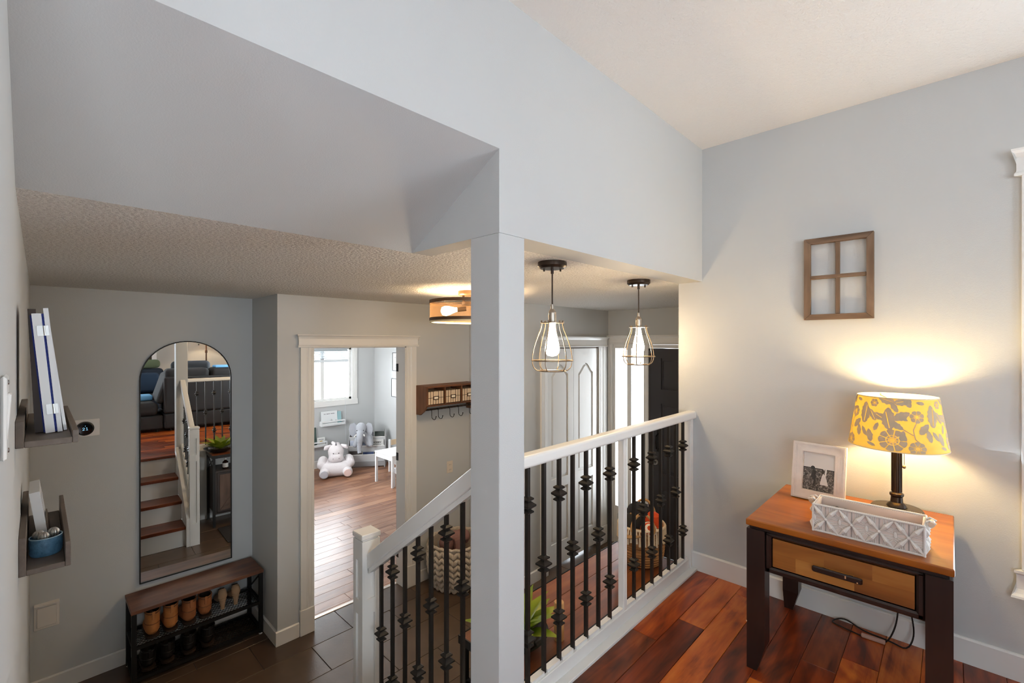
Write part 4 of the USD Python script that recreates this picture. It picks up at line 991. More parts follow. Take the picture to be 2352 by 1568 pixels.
obj('plate', bx(-0.020, VM - 0.006, -0.452, 0.092, VM, -0.292, 0.002), mat('panel_white', (222, 215, 207), 0.45), ap, 20)
obj('flap', bx(-0.008, VM - 0.012, -0.438, 0.080, VM - 0.006, -0.318, 0.003), mat('panel_white', (222, 215, 207), 0.45), ap, 20)
obj('hood', prism([(VM - 0.006, -0.292), (VM - 0.024, -0.300), (VM - 0.024, -0.306), (VM - 0.006, -0.312)], 'x', -0.018, 0.090), mat('panel_white', (222, 215, 207), 0.45), ap, False)

# ------------------------------------------------------------------ shoe bench and shoes
rustic = {a: wood(f'rustic_brown_board_{a}', (62, 36, 24), (104, 64, 44), (134, 90, 66), axis=a, rough=0.45, scale=0.9) for a in 'xyz'}
bk = mat('black_metal', (30, 28, 27), 0.5, 0.4)
sb = thing('shoe_bench', 'rustic brown topped shoe bench with a black metal frame and mesh shelves', 'shoe rack', (0.785, 3.86, ZL))
U0b, U1b, V0b, V1b, ZTb = 0.402, 1.168, 3.700, 3.995, -0.383
obj('seat_board', bx(U0b, V0b, ZTb - 0.022, U1b, V1b, ZTb, 0.002), rustic['x'], sb, 20)
for x in (U0b + 0.004, U1b - 0.029):
    for y in (V0b + 0.003, V1b - 0.028):
        lg = sub('leg', bx(x, y, ZL + 0.012, x + 0.025, y + 0.025, ZTb - 0.022), bk, sb, False)
        obj('foot', cyl((x + 0.0125, y + 0.0125, ZL), (x + 0.0125, y + 0.0125, ZL + 0.012), 0.012, n=12), mat('white_plastic_foot', (220, 216, 210), 0.5), lg)
for z in (-0.615, -0.815):
    for y in (V0b + 0.006, V1b - 0.024): obj('rail', bx(U0b + 0.029, y, z - 0.02, U1b - 0.029, y + 0.018, z), bk, sb, False)
    for x in (U0b + 0.007, U1b - 0.025): obj('side_rail', bx(x, V0b + 0.028, z - 0.02, x + 0.018, V1b - 0.028, z), bk, sb, False)
    ms = []
    for k in range(34):
        u = U0b + 0.03 + k * 0.0207
        for sgn in (1, -1):
            pts = []
            y0, y1 = V0b + 0.024, V1b - 0.024; span = y1 - y0
            a = np.array([u, y0]); b = np.array([u + sgn * span * 0.55, y1])
            for end, q in (('a', b), ('b', a)):
                pass
            lo, hi = U0b + 0.028, U1b - 0.028
            tt = [0.0, 1.0]
            if b[0] > hi: tt[1] = (hi - a[0]) / (b[0] - a[0])
            if b[0] < lo: tt[1] = (lo - a[0]) / (b[0] - a[0])
            p, q = a + (b - a) * tt[0], a + (b - a) * tt[1]
            ms.append(tube([(p[0], p[1], z - 0.008), (q[0], q[1], z - 0.008)], 0.0016, 4))
        if k < 12:
            for sgn, x0 in ((1, U0b + 0.028), (-1, U1b - 0.028)):
                y = V0b + 0.024 + (k + 1) * 0.02
                q = (x0 + sgn * (V1b - 0.024 - y) * 0.55, V1b - 0.024)
                ms.append(tube([(x0, y, z - 0.008), (q[0], q[1], z - 0.008)], 0.0016, 4))
    tag(obj('mesh_shelf', ms, bk, sb, False), None, None, None, 'stuff')
for z0, z1 in ((-0.80, -0.64),):
    obj('brace', tube([(U1b - 0.016, V0b + 0.03, -0.42), (U1b - 0.016, V1b - 0.03, -0.60)], 0.006, 6), bk, sb)
blackl_ = mat('black_leather', (22, 19, 18), 0.45)
leather = mat('tan_leather', (176, 112, 60), 0.55, var=(14, 0.18), bump=(70, 0.0012)); inside = mat('shoe_lining', (38, 26, 18), 0.9); sole = mat('dark_sole', (48, 32, 22), 0.7)


def boot(label, x, y, z, rot, shaft, h, mt, group, length=0.235, w=0.046):
    """An ankle boot, toe along +y before turning; open top with a real rim."""
    t = thing('boot', label, 'boot', (x, y, z), group)
    bones = [((0, 0.01, 0.045), 0.036), ((0, 0.075, 0.040), 0.038), ((0, 0.135, 0.030), 0.036), ((0, 0.185, 0.024), 0.026)]
    body = blob([(a, b) for a, b in zip(bones[:-1], bones[1:])], 0.016, 5)
    shaft_m = lathe([(w * 0.95, 0.045), (w * 0.98, h * 0.6), (w, h), (w - 0.005, h), (w - 0.008, h * 0.55), (0, h * 0.5)], (0, 0.012, 0), 24, 0.88, 1.12)
    tongue = moved(rbx(-0.024, -0.004, 0, 0.024, 0.004, 0.085, 0.0035, 1), (0, 0.055, h - 0.045), rx=-0.25) if shaft else None
    place = lambda m: moved(m, (x, y, z), rot)
    upper = obj('upper', place(cat([body, shaft_m])), mt, t, 50)
    obj('lining', place(lathe([(w - 0.0085, h * 0.58), (w - 0.0055, h - 0.001)], (0, 0.012, 0), 24, 0.88, 1.12)), inside, t)
    obj('sole', place(prism(unary_union([Point(0, 0.005).buffer(0.038), sbox(-0.036, 0.0, 0.036, 0.15), Point(0, 0.165).buffer(0.036)]), 'z', 0, 0.014)), sole, t, 30)
    if tongue is not None: obj('tongue', place(tongue), mat('grey_tongue', (120, 100, 84), 0.8), t)
    obj('collar', place(tube([((w - 0.002) * 0.88 * math.cos(q), 0.012 + (w - 0.002) * 1.12 * math.sin(q), h - 0.003 + 0.007 * math.sin(q)) for q in np.arange(28) * math.pi / 14], 0.005, 6, True)), mat('boot_collar', (112, 70, 40), 0.7) if mt is not blackl_ else mt, t)
    obj('seam', place(tube([(w * 0.97 * 0.88 * math.cos(q), 0.012 + w * 0.97 * 1.12 * math.sin(q), h * 0.55) for q in np.arange(28) * math.pi / 14], 0.0022, 5, True)), mat('boot_collar', (112, 70, 40), 0.7) if mt is not blackl_ else mt, t)
    obj('heel_tab', place(rbx(-0.009, -0.042, h - 0.05, 0.009, -0.033, h + 0.004, 0.004, 1)), mt, t)
    return t


zs = -0.6155
boot('tan leather ankle boot with a grey tongue, leftmost on the shoe bench', 0.520, 3.775, zs, 0.0, True, 0.172, leather, 'tan boots with grey tongues on the shoe bench')
boot('tan leather ankle boot with a grey tongue, second from the left on the bench', 0.618, 3.775, zs, 0.0, True, 0.176, leather, 'tan boots with grey tongues on the shoe bench')
leather2 = mat('brown_suede', (158, 96, 54), 0.75, var=(14, 0.18))
boot('smooth brown ankle boot, left one of the pair in the middle of the bench', 0.722, 3.775, zs, 0.08, False, 0.165, leather2, 'smooth brown boots in the middle of the shoe bench')
boot('smooth brown ankle boot, right one of the pair in the middle of the bench', 0.815, 3.785, zs, -0.06, False, 0.150, leather2, 'smooth brown boots in the middle of the shoe bench')
suede = mat('beige_suede', (172, 138, 106), 0.85)


def pump(label, x, y, z):
    t = thing('heeled_shoe', label, 'shoe', (x, y, z), 'beige heels on the shoe bench')
    pl = lambda m: moved(m, (x, y, z), 0)
    obj('heel', pl(lathe([(0, 0.0), (0.013, 0.0), (0.015, 0.03), (0.024, 0.072), (0.022, 0.078), (0, 0.078)], (0, 0, 0), 18)), suede, t)
    obj('upper', pl(blob([((0, 0.002, 0.095), 0.030), ((0, 0.06, 0.075), 0.026)] and [(((0, 0.002, 0.100), 0.029), ((0, 0.012, 0.118), 0.026)), (((0, 0.002, 0.092), 0.030), ((0, 0.10, 0.040), 0.026)), (((0, 0.10, 0.040), 0.026), ((0, 0.155, 0.022), 0.021))], 0.012, 5)), suede, t, 50)
    obj('foot_opening', pl(moved(lathe([(0, 0), (0.021, 0.0), (0.021, 0.003), (0, 0.0032)], (0, 0, 0), 18, 0.9, 1.5), (0, 0.034, 0.131), rx=-0.35)), inside, t)
    obj('sole', pl(moved(rbx(-0.027, -0.03, -0.005, 0.027, 0.04, 0.003, 0.003, 1), (0, 0.14, 0.006))), sole, t)


pump('beige suede heeled shoe beside the brown boots on the bench', 0.925, 3.80, zs)
pump('beige suede heeled shoe at the right end of the bench shelf', 1.010, 3.80, zs)
blackl = mat('black_leather', (22, 19, 18), 0.45)
for k, (x, r_, lab) in enumerate(((0.50, 0.0, 'black boot on the bottom bench shelf, leftmost'), (0.60, 0.05, 'black boot on the bottom bench shelf, second from left'), (0.72, -0.04, 'black boot on the bottom bench shelf, third from left'), (0.83, 0.0, 'black boot on the bottom bench shelf, fourth from left'))):
    boot(lab, x, 3.775, -0.8155, r_, False, 0.135, blackl, 'black boots on the bottom bench shelf')

# ------------------------------------------------------------------ doorway wall: hook shelf, outlet, knitted basket
hs_w = wood('hook_shelf_wood', (74, 44, 26), (112, 70, 44), (138, 92, 62), axis='z', rough=0.55, scale=0.9)
hs_x = wood('hook_shelf_wood_long', (74, 44, 26), (112, 70, 44), (138, 92, 62), axis='x', rough=0.55, scale=0.9)
hk = thing('hook_shelf', 'brown wooden wall shelf with cubbies above a rail of iron hooks', 'wall shelf', (2.66, VD, 0.80))
X0, X1, YF = 2.352, 2.965, 3.302
side = Polygon([(YF, 0.925), (VD - 0.001, 0.925), (VD - 0.001, 0.665), (3.40, 0.665), (3.345, 0.70), (YF, 0.752)])
for x in (X0, X1 - 0.016): obj('side_panel', prism(side, 'x', x, x + 0.016), hs_w, hk, False)
obj('top_board', bx(X0 + 0.0165, YF, 0.909, X1 - 0.0165, VD - 0.001, 0.925), hs_x, hk, False)
obj('bottom_board', bx(X0 + 0.0165, YF, 0.744, X1 - 0.0165, VD - 0.001, 0.757), hs_x, hk, False)
obj('back_board', bx(X0 + 0.0165, VD - 0.009, 0.7575, X1 - 0.0165, VD - 0.001, 0.9085), hs_x, hk, False)
for x in (2.5585, 2.753): obj('divider', bx(x - 0.005, YF + 0.002, 0.7575, x + 0.005, VD - 0.0095, 0.9085), hs_w, hk, False)
obj('hook_rail', bx(X0 + 0.0165, 3.338, 0.706, X1 - 0.0165, 3.348, 0.722), mat('dark_iron_rail', (50, 34, 24), 0.5, 0.4), hk, False)
for x in (2.427, 2.500, 2.630, 2.733, 2.865):
    pth = smooth_path([(x, 3.343, 0.722), (x - 0.003, 3.326, 0.700), (x - 0.008, 3.318, 0.665), (x - 0.002, 3.308, 0.632), (x + 0.008, 3.296, 0.628), (x + 0.012, 3.286, 0.640), (x + 0.013, 3.282, 0.655)], 20)
    hh = sub('hook', [tube(pth, 0.0028, 6), ball(pth[-1], 0.005, 1)], bk, hk)
    obj('collar', cyl((x, 3.334, 0.714), (x, 3.352, 0.714), 0.009, n=10), bk, hh)
linen = mat('striped_linen', (214, 192, 164), 0.8); dline = mat('bin_wire', (62, 40, 26), 0.6)
for i, (a, b) in enumerate(((2.369, 2.5525), (2.5645, 2.747), (2.759, 2.948))):
    bn = thing('storage_bin', ('linen bin with dark wire grid in the left cubby', 'linen bin with dark wire grid in the middle cubby', 'linen bin with dark wire grid in the right cubby, half hidden by the pillar')[i], 'bin', ((a + b) / 2, 3.37, 0.7575), 'linen bins in the hook shelf')
    za, zb = 0.7580, 0.880
    obj('box', bx(a + 0.008, YF + 0.012, za + 0.004, b - 0.008, VD - 0.02, zb - 0.004), linen, bn, False)
    y = YF + 0.0095; w = b - a - 0.012
    for z in (za + 0.002, zb - 0.002): obj('wire', tube([(a + 0.006, y, z), (b - 0.006, y, z)], 0.0022, 5), dline, bn)
    for f in (0, 1 / 6, 1 / 3, 2 / 3, 5 / 6, 1): obj('wire', tube([(a + 0.006 + w * f, y, za), (a + 0.006 + w * f, y, zb)], 0.0017 if 0 < f < 1 else 0.0026, 5), dline, bn)
    obj('wire', tube([(a + 0.006 + w * 0.5, y, za), (a + 0.006 + w * 0.5, y, za + 0.045)], 0.0017, 5), dline, bn)
    for f0, f1 in ((0, 1 / 3), (2 / 3, 1)): obj('wire', tube([(a + 0.006 + w * f0, y, (za + zb) / 2), (a + 0.006 + w * f1, y, (za + zb) / 2)], 0.0017, 5), dline, bn)
    xm = (a + b) / 2; zm = (za + zb) / 2 - 0.002
    tg = sub('label_holder', prism(sbox(xm - 0.03, zm - 0.016, xm + 0.03, zm + 0.016).difference(sbox(xm - 0.022, zm - 0.010, xm + 0.022, zm + 0.010)), 'y', y - 0.004, y), dline, bn, False)
    obj('card', bx(xm - 0.022, y - 0.002, zm - 0.010, xm + 0.022, y - 0.001, zm + 0.010), mat('label_card', (244, 232, 210), 0.6), tg, False)
ol = thing('wall_outlet', 'cream wall outlet between the doorway and the pillar', 'outlet', (2.745, VD, 0.115))
oc = mat('outlet_cream', (222, 208, 190), 0.4)
obj('plate', bx(2.709, VD - 0.005, 0.060, 2.780, VD, 0.172, 0.002), oc, ol, 20)
for z in (0.09, 0.137):
    so = sub('socket', bx(2.730, VD - 0.008, z - 0.014, 2.760, VD - 0.004, z + 0.014, 0.003), oc, ol, 20)
    for x in (2.738, 2.750): obj('slot', bx(x, VD - 0.0085, z - 0.004, x + 0.002, VD - 0.0075, z + 0.007), bk, so, False)
kx, ky = 2.64, 3.24
kb = thing('knitted_basket', 'round cream basket of chunky knitted rope on the dark tiles', 'basket', (kx, ky, ZL))
rope = mat('cream_rope', (206, 192, 174), 0.9, bump=(140, 0.003), var=(30, 0.08))
prof = [(0.195, 0.0), (0.225, 0.05), (0.250, 0.13), (0.262, 0.22), (0.262, 0.30), (0.250, 0.385)]
obj('inner_wall', lathe([(0, 0.004)] + [(r - 0.012, z) for r, z in prof] + [(prof[-1][0] - 0.022, 0.385)] + [(r - 0.022, z) for r, z in prof[::-1]] + [(0, 0.012)], (kx, ky, ZL), 40), rope, kb)
ncol = 24
for row in range(7):
    z0 = 0.03 + row * 0.052; r0 = np.interp(z0, [p[1] for p in prof], [p[0] for p in prof]); st_ = []
    for cidx in range(ncol):
        a = 2 * math.pi * cidx / ncol
        for s in (-1, 1):
            m = trimesh.creation.icosphere(subdivisions=1, radius=1.0); m.apply_scale((0.019, 0.018, 0.040))
            m.apply_transform(trimesh.transformations.rotation_matrix(-s * 0.62, [1, 0, 0]))
            m.apply_translation((0, s * 0.0165, 0)); m.apply_translation((r0 - 0.004, 0, z0)); m.apply_transform(trimesh.transformations.rotation_matrix(a, [0, 0, 1])); m.apply_translation((kx, ky, ZL)); st_.append(m)
    tag(obj('knit_course', st_, rope, kb, 60), None, None, None, 'stuff')
obj('rim', [tube([(kx + 0.246 * math.cos(a), ky + 0.246 * math.sin(a), ZL + 0.388 + 0.004 * math.sin(24 * a)) for a in np.arange(96) * math.pi / 48], 0.013, 8, True)], rope, kb)
mv = mat('mauve_cloth', (150, 112, 106), 0.8, var=(8, 0.12))
bg = thing('tote_bag', 'mauve cloth bag with small lettering inside the knitted basket', 'bag', (kx, ky, ZL + 0.02))
sacks = blob([(((kx - 0.09, ky + 0.03, ZL + 0.12), 0.10), ((kx + 0.09, ky + 0.03, ZL + 0.12), 0.10)), (((kx - 0.07, ky + 0.05, ZL + 0.36), 0.075), ((kx + 0.11, ky + 0.05, ZL + 0.36), 0.07)), (((kx, ky + 0.03, ZL + 0.12), 0.10), ((kx + 0.02, ky + 0.05, ZL + 0.37), 0.07))], 0.02, 8)
obj('sack', sacks, mv, bg, 60)
obj('strap', [tube(smooth_path([(kx - 0.13, ky - 0.02, ZL + 0.30), (kx - 0.15, ky - 0.05, ZL + 0.40), (kx - 0.10, ky - 0.06, ZL + 0.43), (kx - 0.06, ky - 0.04, ZL + 0.36), (kx - 0.03, ky - 0.06, ZL + 0.28)], 20), 0.010, 8)], mat('mauve_strap', (120, 82, 78), 0.8), bg)
fd_ = np.array([-0.64, -0.77, 0.0]); fx_ = np.array([0.77, -0.64, 0.0])
obj('lettering', text('Dear', 0.032, np.array([kx + 0.085, ky + 0.05, ZL + 0.345]) + fd_ * 0.079 + fx_ * 0.02, fx_, (0, 0, 1), depth=0.002), mat('print_black', (30, 27, 26), 0.6), bg, False)
solo('folded_board', prism(sbox(kx + 0.02, ky - 0.2, kx + 0.17, ky - 0.19).buffer(0.002), 'z', ZL + 0.06, ZL + 0.43), mat('brown_card', (96, 66, 40), 0.6), 'thin brown card standing at the front of the knitted basket', 'card')

# ------------------------------------------------------------------ console table behind the railing
ctop = wood('console_top_wood', (74, 40, 20), (130, 72, 38), (164, 102, 58), axis='x', rough=0.35, scale=0.8)
cn_ = thing('console_table', 'long console with a brown plank top and black frame under the railing', 'console table', (2.0, 1.395, ZL))
CA, CB, CV0, CV1 = 1.310, 2.655, 1.195, 1.598
for k in range(3):
    a = CV0 + 0.006 + k * 0.130; obj('top_board', bx(CA + 0.006, a, -0.026, CB - 0.006, a + 0.1285, -0.004, 0.0012), ctop, cn_, False)
obj('top_rim', [bx(CA, CV0, -0.04, CB, CV0 + 0.0055, -0.003), bx(CA, CV1 - 0.0055, -0.04, CB, CV1, -0.003), bx(CA, CV0 + 0.0055, -0.04, CA + 0.0055, CV1 - 0.0055, -0.003), bx(CB - 0.0055, CV0 + 0.0055, -0.04, CB, CV1 - 0.0055, -0.003)], bk, cn_, False)
for x in (CA + 0.006, CB - 0.034):
    for y in (CV0 + 0.006, CV1 - 0.034): obj('leg', bx(x, y, ZL, x + 0.028, y + 0.028, -0.0265), bk, cn_, False)
cdark = wood('console_dark_wood', (34, 24, 20), (50, 38, 32), (66, 50, 42), axis='z', rough=0.5)
obj('cabinet', [bx(CA + 0.034, CV0 + 0.01, -0.715, CB - 0.034, CV1 - 0.02, -0.70), bx(CA + 0.034, CV0 + 0.01, -0.70, CB - 0.034, CV0 + 0.025, -0.215), bx(CA + 0.034, CV0 + 0.025, -0.70, CA + 0.05, CV1 - 0.02, -0.215), bx(CB - 0.05, CV0 + 0.025, -0.70, CB - 0.034, CV1 - 0.02, -0.215)], cdark, cn_, False)
obj('shelf', bx(CA + 0.034, CV0 + 0.01, -0.215, CB - 0.034, CV1 - 0.008, -0.195), cdark, cn_, False)
barn = {a: wood(f'barn_door_wood_{a}', (58, 42, 34), (92, 70, 58), (116, 92, 78), axis=a, rough=0.6) for a in 'xz'}
w3 = (CB - CA - 0.10) / 3
for k in range(3):
    a, b = CA + 0.05 + k * w3, CA + 0.05 + (k + 1) * w3; y = CV1 - 0.02
    d = sub('door', bx(a + 0.003, y - 0.012, -0.695, b - 0.003, y - 0.001, -0.22), cdark, cn_, False)
    for i in range(3): obj('plank', bx(a + 0.03 + i * (w3 - 0.06) / 3, y - 0.001, -0.67, a + 0.03 + (i + 1) * (w3 - 0.06) / 3 - 0.002, y + 0.004, -0.245), barn['z'], d, False)
    obj('cross_brace', prism(Polygon([(a + 0.03, -0.67), (a + 0.085, -0.67), (b - 0.03, -0.245), (b - 0.085, -0.245)]), 'y', y + 0.004, y + 0.010), barn['x'], d, False)
    obj('handle', [bx(b - 0.05, y + 0.004, -0.50, b - 0.042, y + 0.022, -0.42, 0.002)], bk, d, False)
for x in (CA + 0.020, CB - 0.020):
    for p, q in (((CV0 + 0.034, -0.04), (CV1 - 0.034, -0.20)), ((CV0 + 0.034, -0.20), (CV1 - 0.034, -0.04))): obj('side_cross', tube([(x, p[0], p[1]), (x, q[0], q[1])], 0.005, 6), bk, cn_)
bt = thing('pump_bottle', 'small amber bottle with a white pump on the open console shelf, seen in the mirror', 'bottle', (1.464, 1.50, -0.195))
c = (1.464, 1.50, -0.195)
obj('body', lathe([(0, 0), (0.030, 0), (0.031, 0.004), (0.031, 0.085), (0.012, 0.102), (0.012, 0.112), (0, 0.112)], c, 24), mat('amber_glass', (40, 22, 14), 0.12), bt)
obj('label', lathe([(0.0312, 0.02), (0.0316, 0.022), (0.0316, 0.07), (0.0312, 0.072)], c, 24), white, bt); obj('pump', lathe([(0, 0.11), (0.013, 0.11), (0.013, 0.125), (0.006, 0.128), (0.006, 0.145), (0.012, 0.146), (0.01, 0.153), (0, 0.154)], c, 16), white, bt)
gl = thing('succulent_bowl', 'dark oval bowl holding a lime green rosette plant on the console', 'potted plant', (1.425, 1.375, -0.004))
obj('bowl', lathe([(0, 0), (0.07, 0), (0.12, 0.018), (0.165, 0.055), (0.170, 0.062), (0.162, 0.062), (0.11, 0.026), (0, 0.016)], (1.425, 1.375, -0.004), 40, 1.0, 0.9), mat('smoky_glass', (46, 42, 40), 0.12, 0.2), gl)
obj('pebbles', [ball((1.425 + 0.11 * math.sqrt(rng.random()) * math.cos(t), 1.375 + 0.1 * math.sqrt(rng.random()) * math.sin(t), 0.028 + 0.01 * rng.random()), 0.012 + 0.005 * rng.random(), 1) for t in np.arange(60) * 0.7], mat('river_pebbles', (96, 84, 70), 0.5, var=(40, 0.4)), gl).SetCustomDataByKey('kind', 'stuff')
leafm = usdkit.material(stage, '/World/Looks/lime_leaf', {
    'g': ('geometry', {}), 'n': ('noise_texture', {'scale': 9.0}), 'r': ('rgb_ramp', {'ramp': [(0.35, lin(112, 138, 24)), (0.65, lin(176, 186, 52))]}), 'p': ('principled_bsdf', {'roughness': 0.4}), 't': ('translucent_bsdf', {'color': lin(170, 190, 50)}), 'm': ('mix_closure', {'fac': 0.25})},
    [('g.position', 'n.vector'), ('n.fac', 'r.fac'), ('r.color', 'p.base_color'), ('p.BSDF', 'm.closure1'), ('t.BSDF', 'm.closure2')], surface='m.closure')


def fleshy(c0, az, el, L, W):
    """A thick pointed leaf that curves outward."""
    n = 9; V, F = [], []
    d = np.array([math.cos(az), math.sin(az), 0]); s = np.array([-math.sin(az), math.cos(az), 0])
    for i in range(n + 1):
        t = i / n; e = el - 0.55 * t; p = np.array(c0) + d * L * t * math.cos(e) + np.array([0, 0, 1]) * L * (t * math.sin(el) - 0.18 * t * t)
        w = W * (0.45 + 0.55 * math.sin(math.pi * min(1, t * 1.05) ** 0.8)) * (1 - t ** 4); up = np.array([-d[0] * math.sin(e), -d[1] * math.sin(e), math.cos(e)])
        V += [p - s * w / 2 + up * w * 0.18, p - up * 0.004 * (1 - t), p + s * w / 2 + up * w * 0.18, p + up * 0.003 * (1 - t)]
    for i in range(n):
        for j in range(4): a, b = i * 4 + j, i * 4 + (j + 1) % 4; F += [(a, b, b + 4), (a, b + 4, a + 4)]
    F += [(0, 2, 1), (0, 3, 2)]
    return fixwind(tri(V, F))


for k in range(17):
    az = k * 2.4; ring = k / 17
    obj('leaf', fleshy((1.435 + 0.02 * math.cos(az), 1.36 + 0.02 * math.sin(az), 0.035), az, 0.55 + 0.8 * ring, 0.215 - 0.02 * ring, 0.088 - 0.02 * ring), leafm, gl, 60)
wc = wood('pale_turned_wood', (176, 124, 72), (204, 154, 98), (222, 178, 124), axis='z', rough=0.5, scale=1.6)
rd = thing('wooden_diffuser', 'pale wooden cylinder holding a thin stick beside the green plant', 'diffuser', (1.60, 1.252, -0.004))
obj('cylinder', lathe([(0, 0), (0.021, 0), (0.022, 0.003), (0.022, 0.165), (0.020, 0.168), (0.009, 0.168), (0.009, 0.09), (0, 0.09)], (1.60, 1.252, -0.004), 28), wc, rd)
obj('stick', tube([(1.60, 1.252, 0.09), (1.594, 1.258, 0.275)], 0.0032, 6), wc, rd)
HX, HY = 2.520, 1.345
hb = thing('hat_basket', 'woven brown basket with a cream tassel fringe full of hats on the console', 'basket', (HX, HY, -0.004))
weave = usdkit.material(stage, '/World/Looks/seagrass_weave', {
    'g': ('geometry', {}), 'm': ('mapping', {'scale': (6, 6, 130)}), 'w': ('noise_texture', {'scale': 1.0, 'detail': 3.0}), 'r': ('rgb_ramp', {'ramp': [(0.3, lin(112, 72, 38)), (0.7, lin(196, 142, 86))]}), 'b': ('bump', {'distance': 0.004}), 'p': ('principled_bsdf', {'roughness': 0.8})},
    [('g.position', 'm.vector'), ('m.vector', 'w.vector'), ('w.fac', 'r.fac'), ('r.color', 'p.base_color'), ('w.fac', 'b.height'), ('b.normal', 'p.normal')], surface='p.BSDF')
cr = 14
pw = []
for i in range(cr):
    z = 0.006 + i * 0.0165; r = np.interp(z, [0, 0.06, 0.14, 0.24], [0.105, 0.128, 0.136, 0.130]); pw += [(r + 0.004 * math.sin(q), z + 0.008 * q / 3.14) for q in (0.0, 1.57, 3.14)]
obj('woven_body', lathe([(0, 0)] + pw + [(0.120, 0.236), (0.118, 0.12), (0.10, 0.02), (0, 0.012)], (HX, HY, -0.004), 44), weave, hb)
cream_f = mat('cream_fringe', (228, 208, 176), 0.9)
obj('braid', tube([(HX + 0.134 * math.cos(a), HY + 0.134 * math.sin(a), 0.226) for a in np.arange(48) * math.pi / 24], 0.007, 6, True), cream_f, hb)
for a in np.arange(52) * 2 * math.pi / 52 + 0.05:
    L_ = 0.075 + 0.02 * rng.random(); q = a + 0.04 * (rng.random() - 0.5)
    obj('tassel', cyl((HX + 0.138 * math.cos(q), HY + 0.138 * math.sin(q), 0.228 - L_), (HX + 0.138 * math.cos(a), HY + 0.138 * math.sin(a), 0.226), 0.0072, 0.0045, n=6), cream_f, hb, 60)
for a in (0.35, 3.7):
    d = np.array([math.cos(a), math.sin(a)]); s = np.array([-d[1], d[0]])
    obj('handle', tube(smooth_path([(*(np.array([HX, HY]) + d * 0.128 - s * 0.055), 0.215), (*(np.array([HX, HY]) + d * 0.130 - s * 0.05), 0.285), (*(np.array([HX, HY]) + d * 0.130), 0.325), (*(np.array([HX, HY]) + d * 0.130 + s * 0.05), 0.285), (*(np.array([HX, HY]) + d * 0.128 + s * 0.055), 0.215)], 24), 0.008, 8), mat('jute_handle', (196, 150, 96), 0.8), hb)
navy = mat('navy_cap_cloth', (26, 27, 36), 0.8)


def cap(label, c, rot, mt, rim_m):
    t = thing('baseball_cap', label, 'cap', c)
    crown = lathe([(0.072, 0.0), (0.074, 0.015), (0.068, 0.045), (0.048, 0.070), (0.02, 0.082), (0, 0.084)], (0, 0, 0), 28)
    pts = [(0.07 * math.cos(q), 0.07 * math.sin(q)) for q in np.linspace(-1.1, 1.1, 14)] + [(0.05 + 0.085 * math.cos(q), 0.066 * math.sin(q)) for q in np.linspace(1.1, -1.1, 14)]
    brim = prism(Polygon(pts).buffer(0.002), 'z', 0.0, 0.005); v = brim.vertices; v[:, 2] -= (v[:, 1] ** 2) * 2.2; brim.vertices = v
    pl = lambda m: moved(m, c, rot, 0.15, 0.1)
    obj('crown', pl(crown), mt, t, 60); obj('brim', pl(brim), rim_m, t, 30); obj('button', pl(ball((0, 0, 0.085), 0.006, 1)), rim_m, t)


cap('navy baseball cap on top of the hats, against the sidelight', (2.545, 1.375, 0.25), 2.7, navy, mat('navy_cap_brim', (20, 20, 26), 0.7))
cap('black baseball cap at the left of the hat basket', (2.468, 1.372, 0.205), 3.6, mat('black_cap_cloth', (24, 20, 20), 0.8), mat('tan_cap_edge', (160, 126, 84), 0.8))
orange = mat('orange_knit', (206, 70, 20), 0.85, bump=(160, 0.002))
solo('orange_beanie', [lathe([(0, 0.062), (0.02, 0.06), (0.042, 0.045), (0.052, 0.02), (0.052, -0.008), (0.056, -0.012), (0.056, -0.032), (0.050, -0.036), (0, -0.034)], (2.548, 1.285, 0.236), 28)], orange, 'bright orange knit hat at the right of the hat basket', 'hat')
sb_ = thing('striped_beanie', 'orange, white and black striped knit hat in the middle of the hat basket', 'hat', (2.492, 1.29, 0.20))
cols_ = [orange, mat('cream_knit', (232, 220, 204), 0.85), mat('black_knit', (26, 22, 22), 0.9)]
pf_ = [(0.050, 0.0), (0.052, 0.012), (0.052, 0.022), (0.050, 0.032), (0.047, 0.040), (0.043, 0.048), (0.036, 0.057), (0.027, 0.064), (0.014, 0.069), (0, 0.071)]
for i, k in enumerate((2, 0, 1, 0, 2, 1, 0, 1, 0)): obj('stripe', moved(lathe(pf_[i:i + 2] + [(max(pf_[i + 1][0] - 0.004, 0), pf_[i + 1][1]), (max(pf_[i][0] - 0.004, 0), pf_[i][1] - 0.001)], (0, 0, 0), 24), (2.482, 1.283, 0.200), -0.9, 0.9, 0.0), cols_[k], sb_, 60)
solo('knit_glove', blob([(((2.53, 1.33, 0.20), 0.04), ((2.47, 1.33, 0.19), 0.04)), (((2.56, 1.34, 0.19), 0.035), ((2.53, 1.40, 0.2), 0.035))], 0.015, 5), mat('black_knit', (26, 22, 22), 0.9), 'dark knitwear filling the hat basket under the hats', 'knitwear')
solo('card_box', [bx(2.60, 1.47, -0.003, 2.64, 1.53, 0.055, 0.003), bx(2.607, 1.477, 0.055, 2.633, 1.523, 0.058)], mat('charcoal_box', (44, 38, 40), 0.5), 'small charcoal box behind the hat basket by the front door', 'box')
solo('door_mat', [bx(1.35, 1.66, ZL + 0.0005, 2.35, 2.22, ZL + 0.009, 0.003)], mat('dark_mat', (42, 38, 38), 0.95, bump=(400, 0.003)), 'dark entry mat with a beige border, seen in the mirror', 'mat')
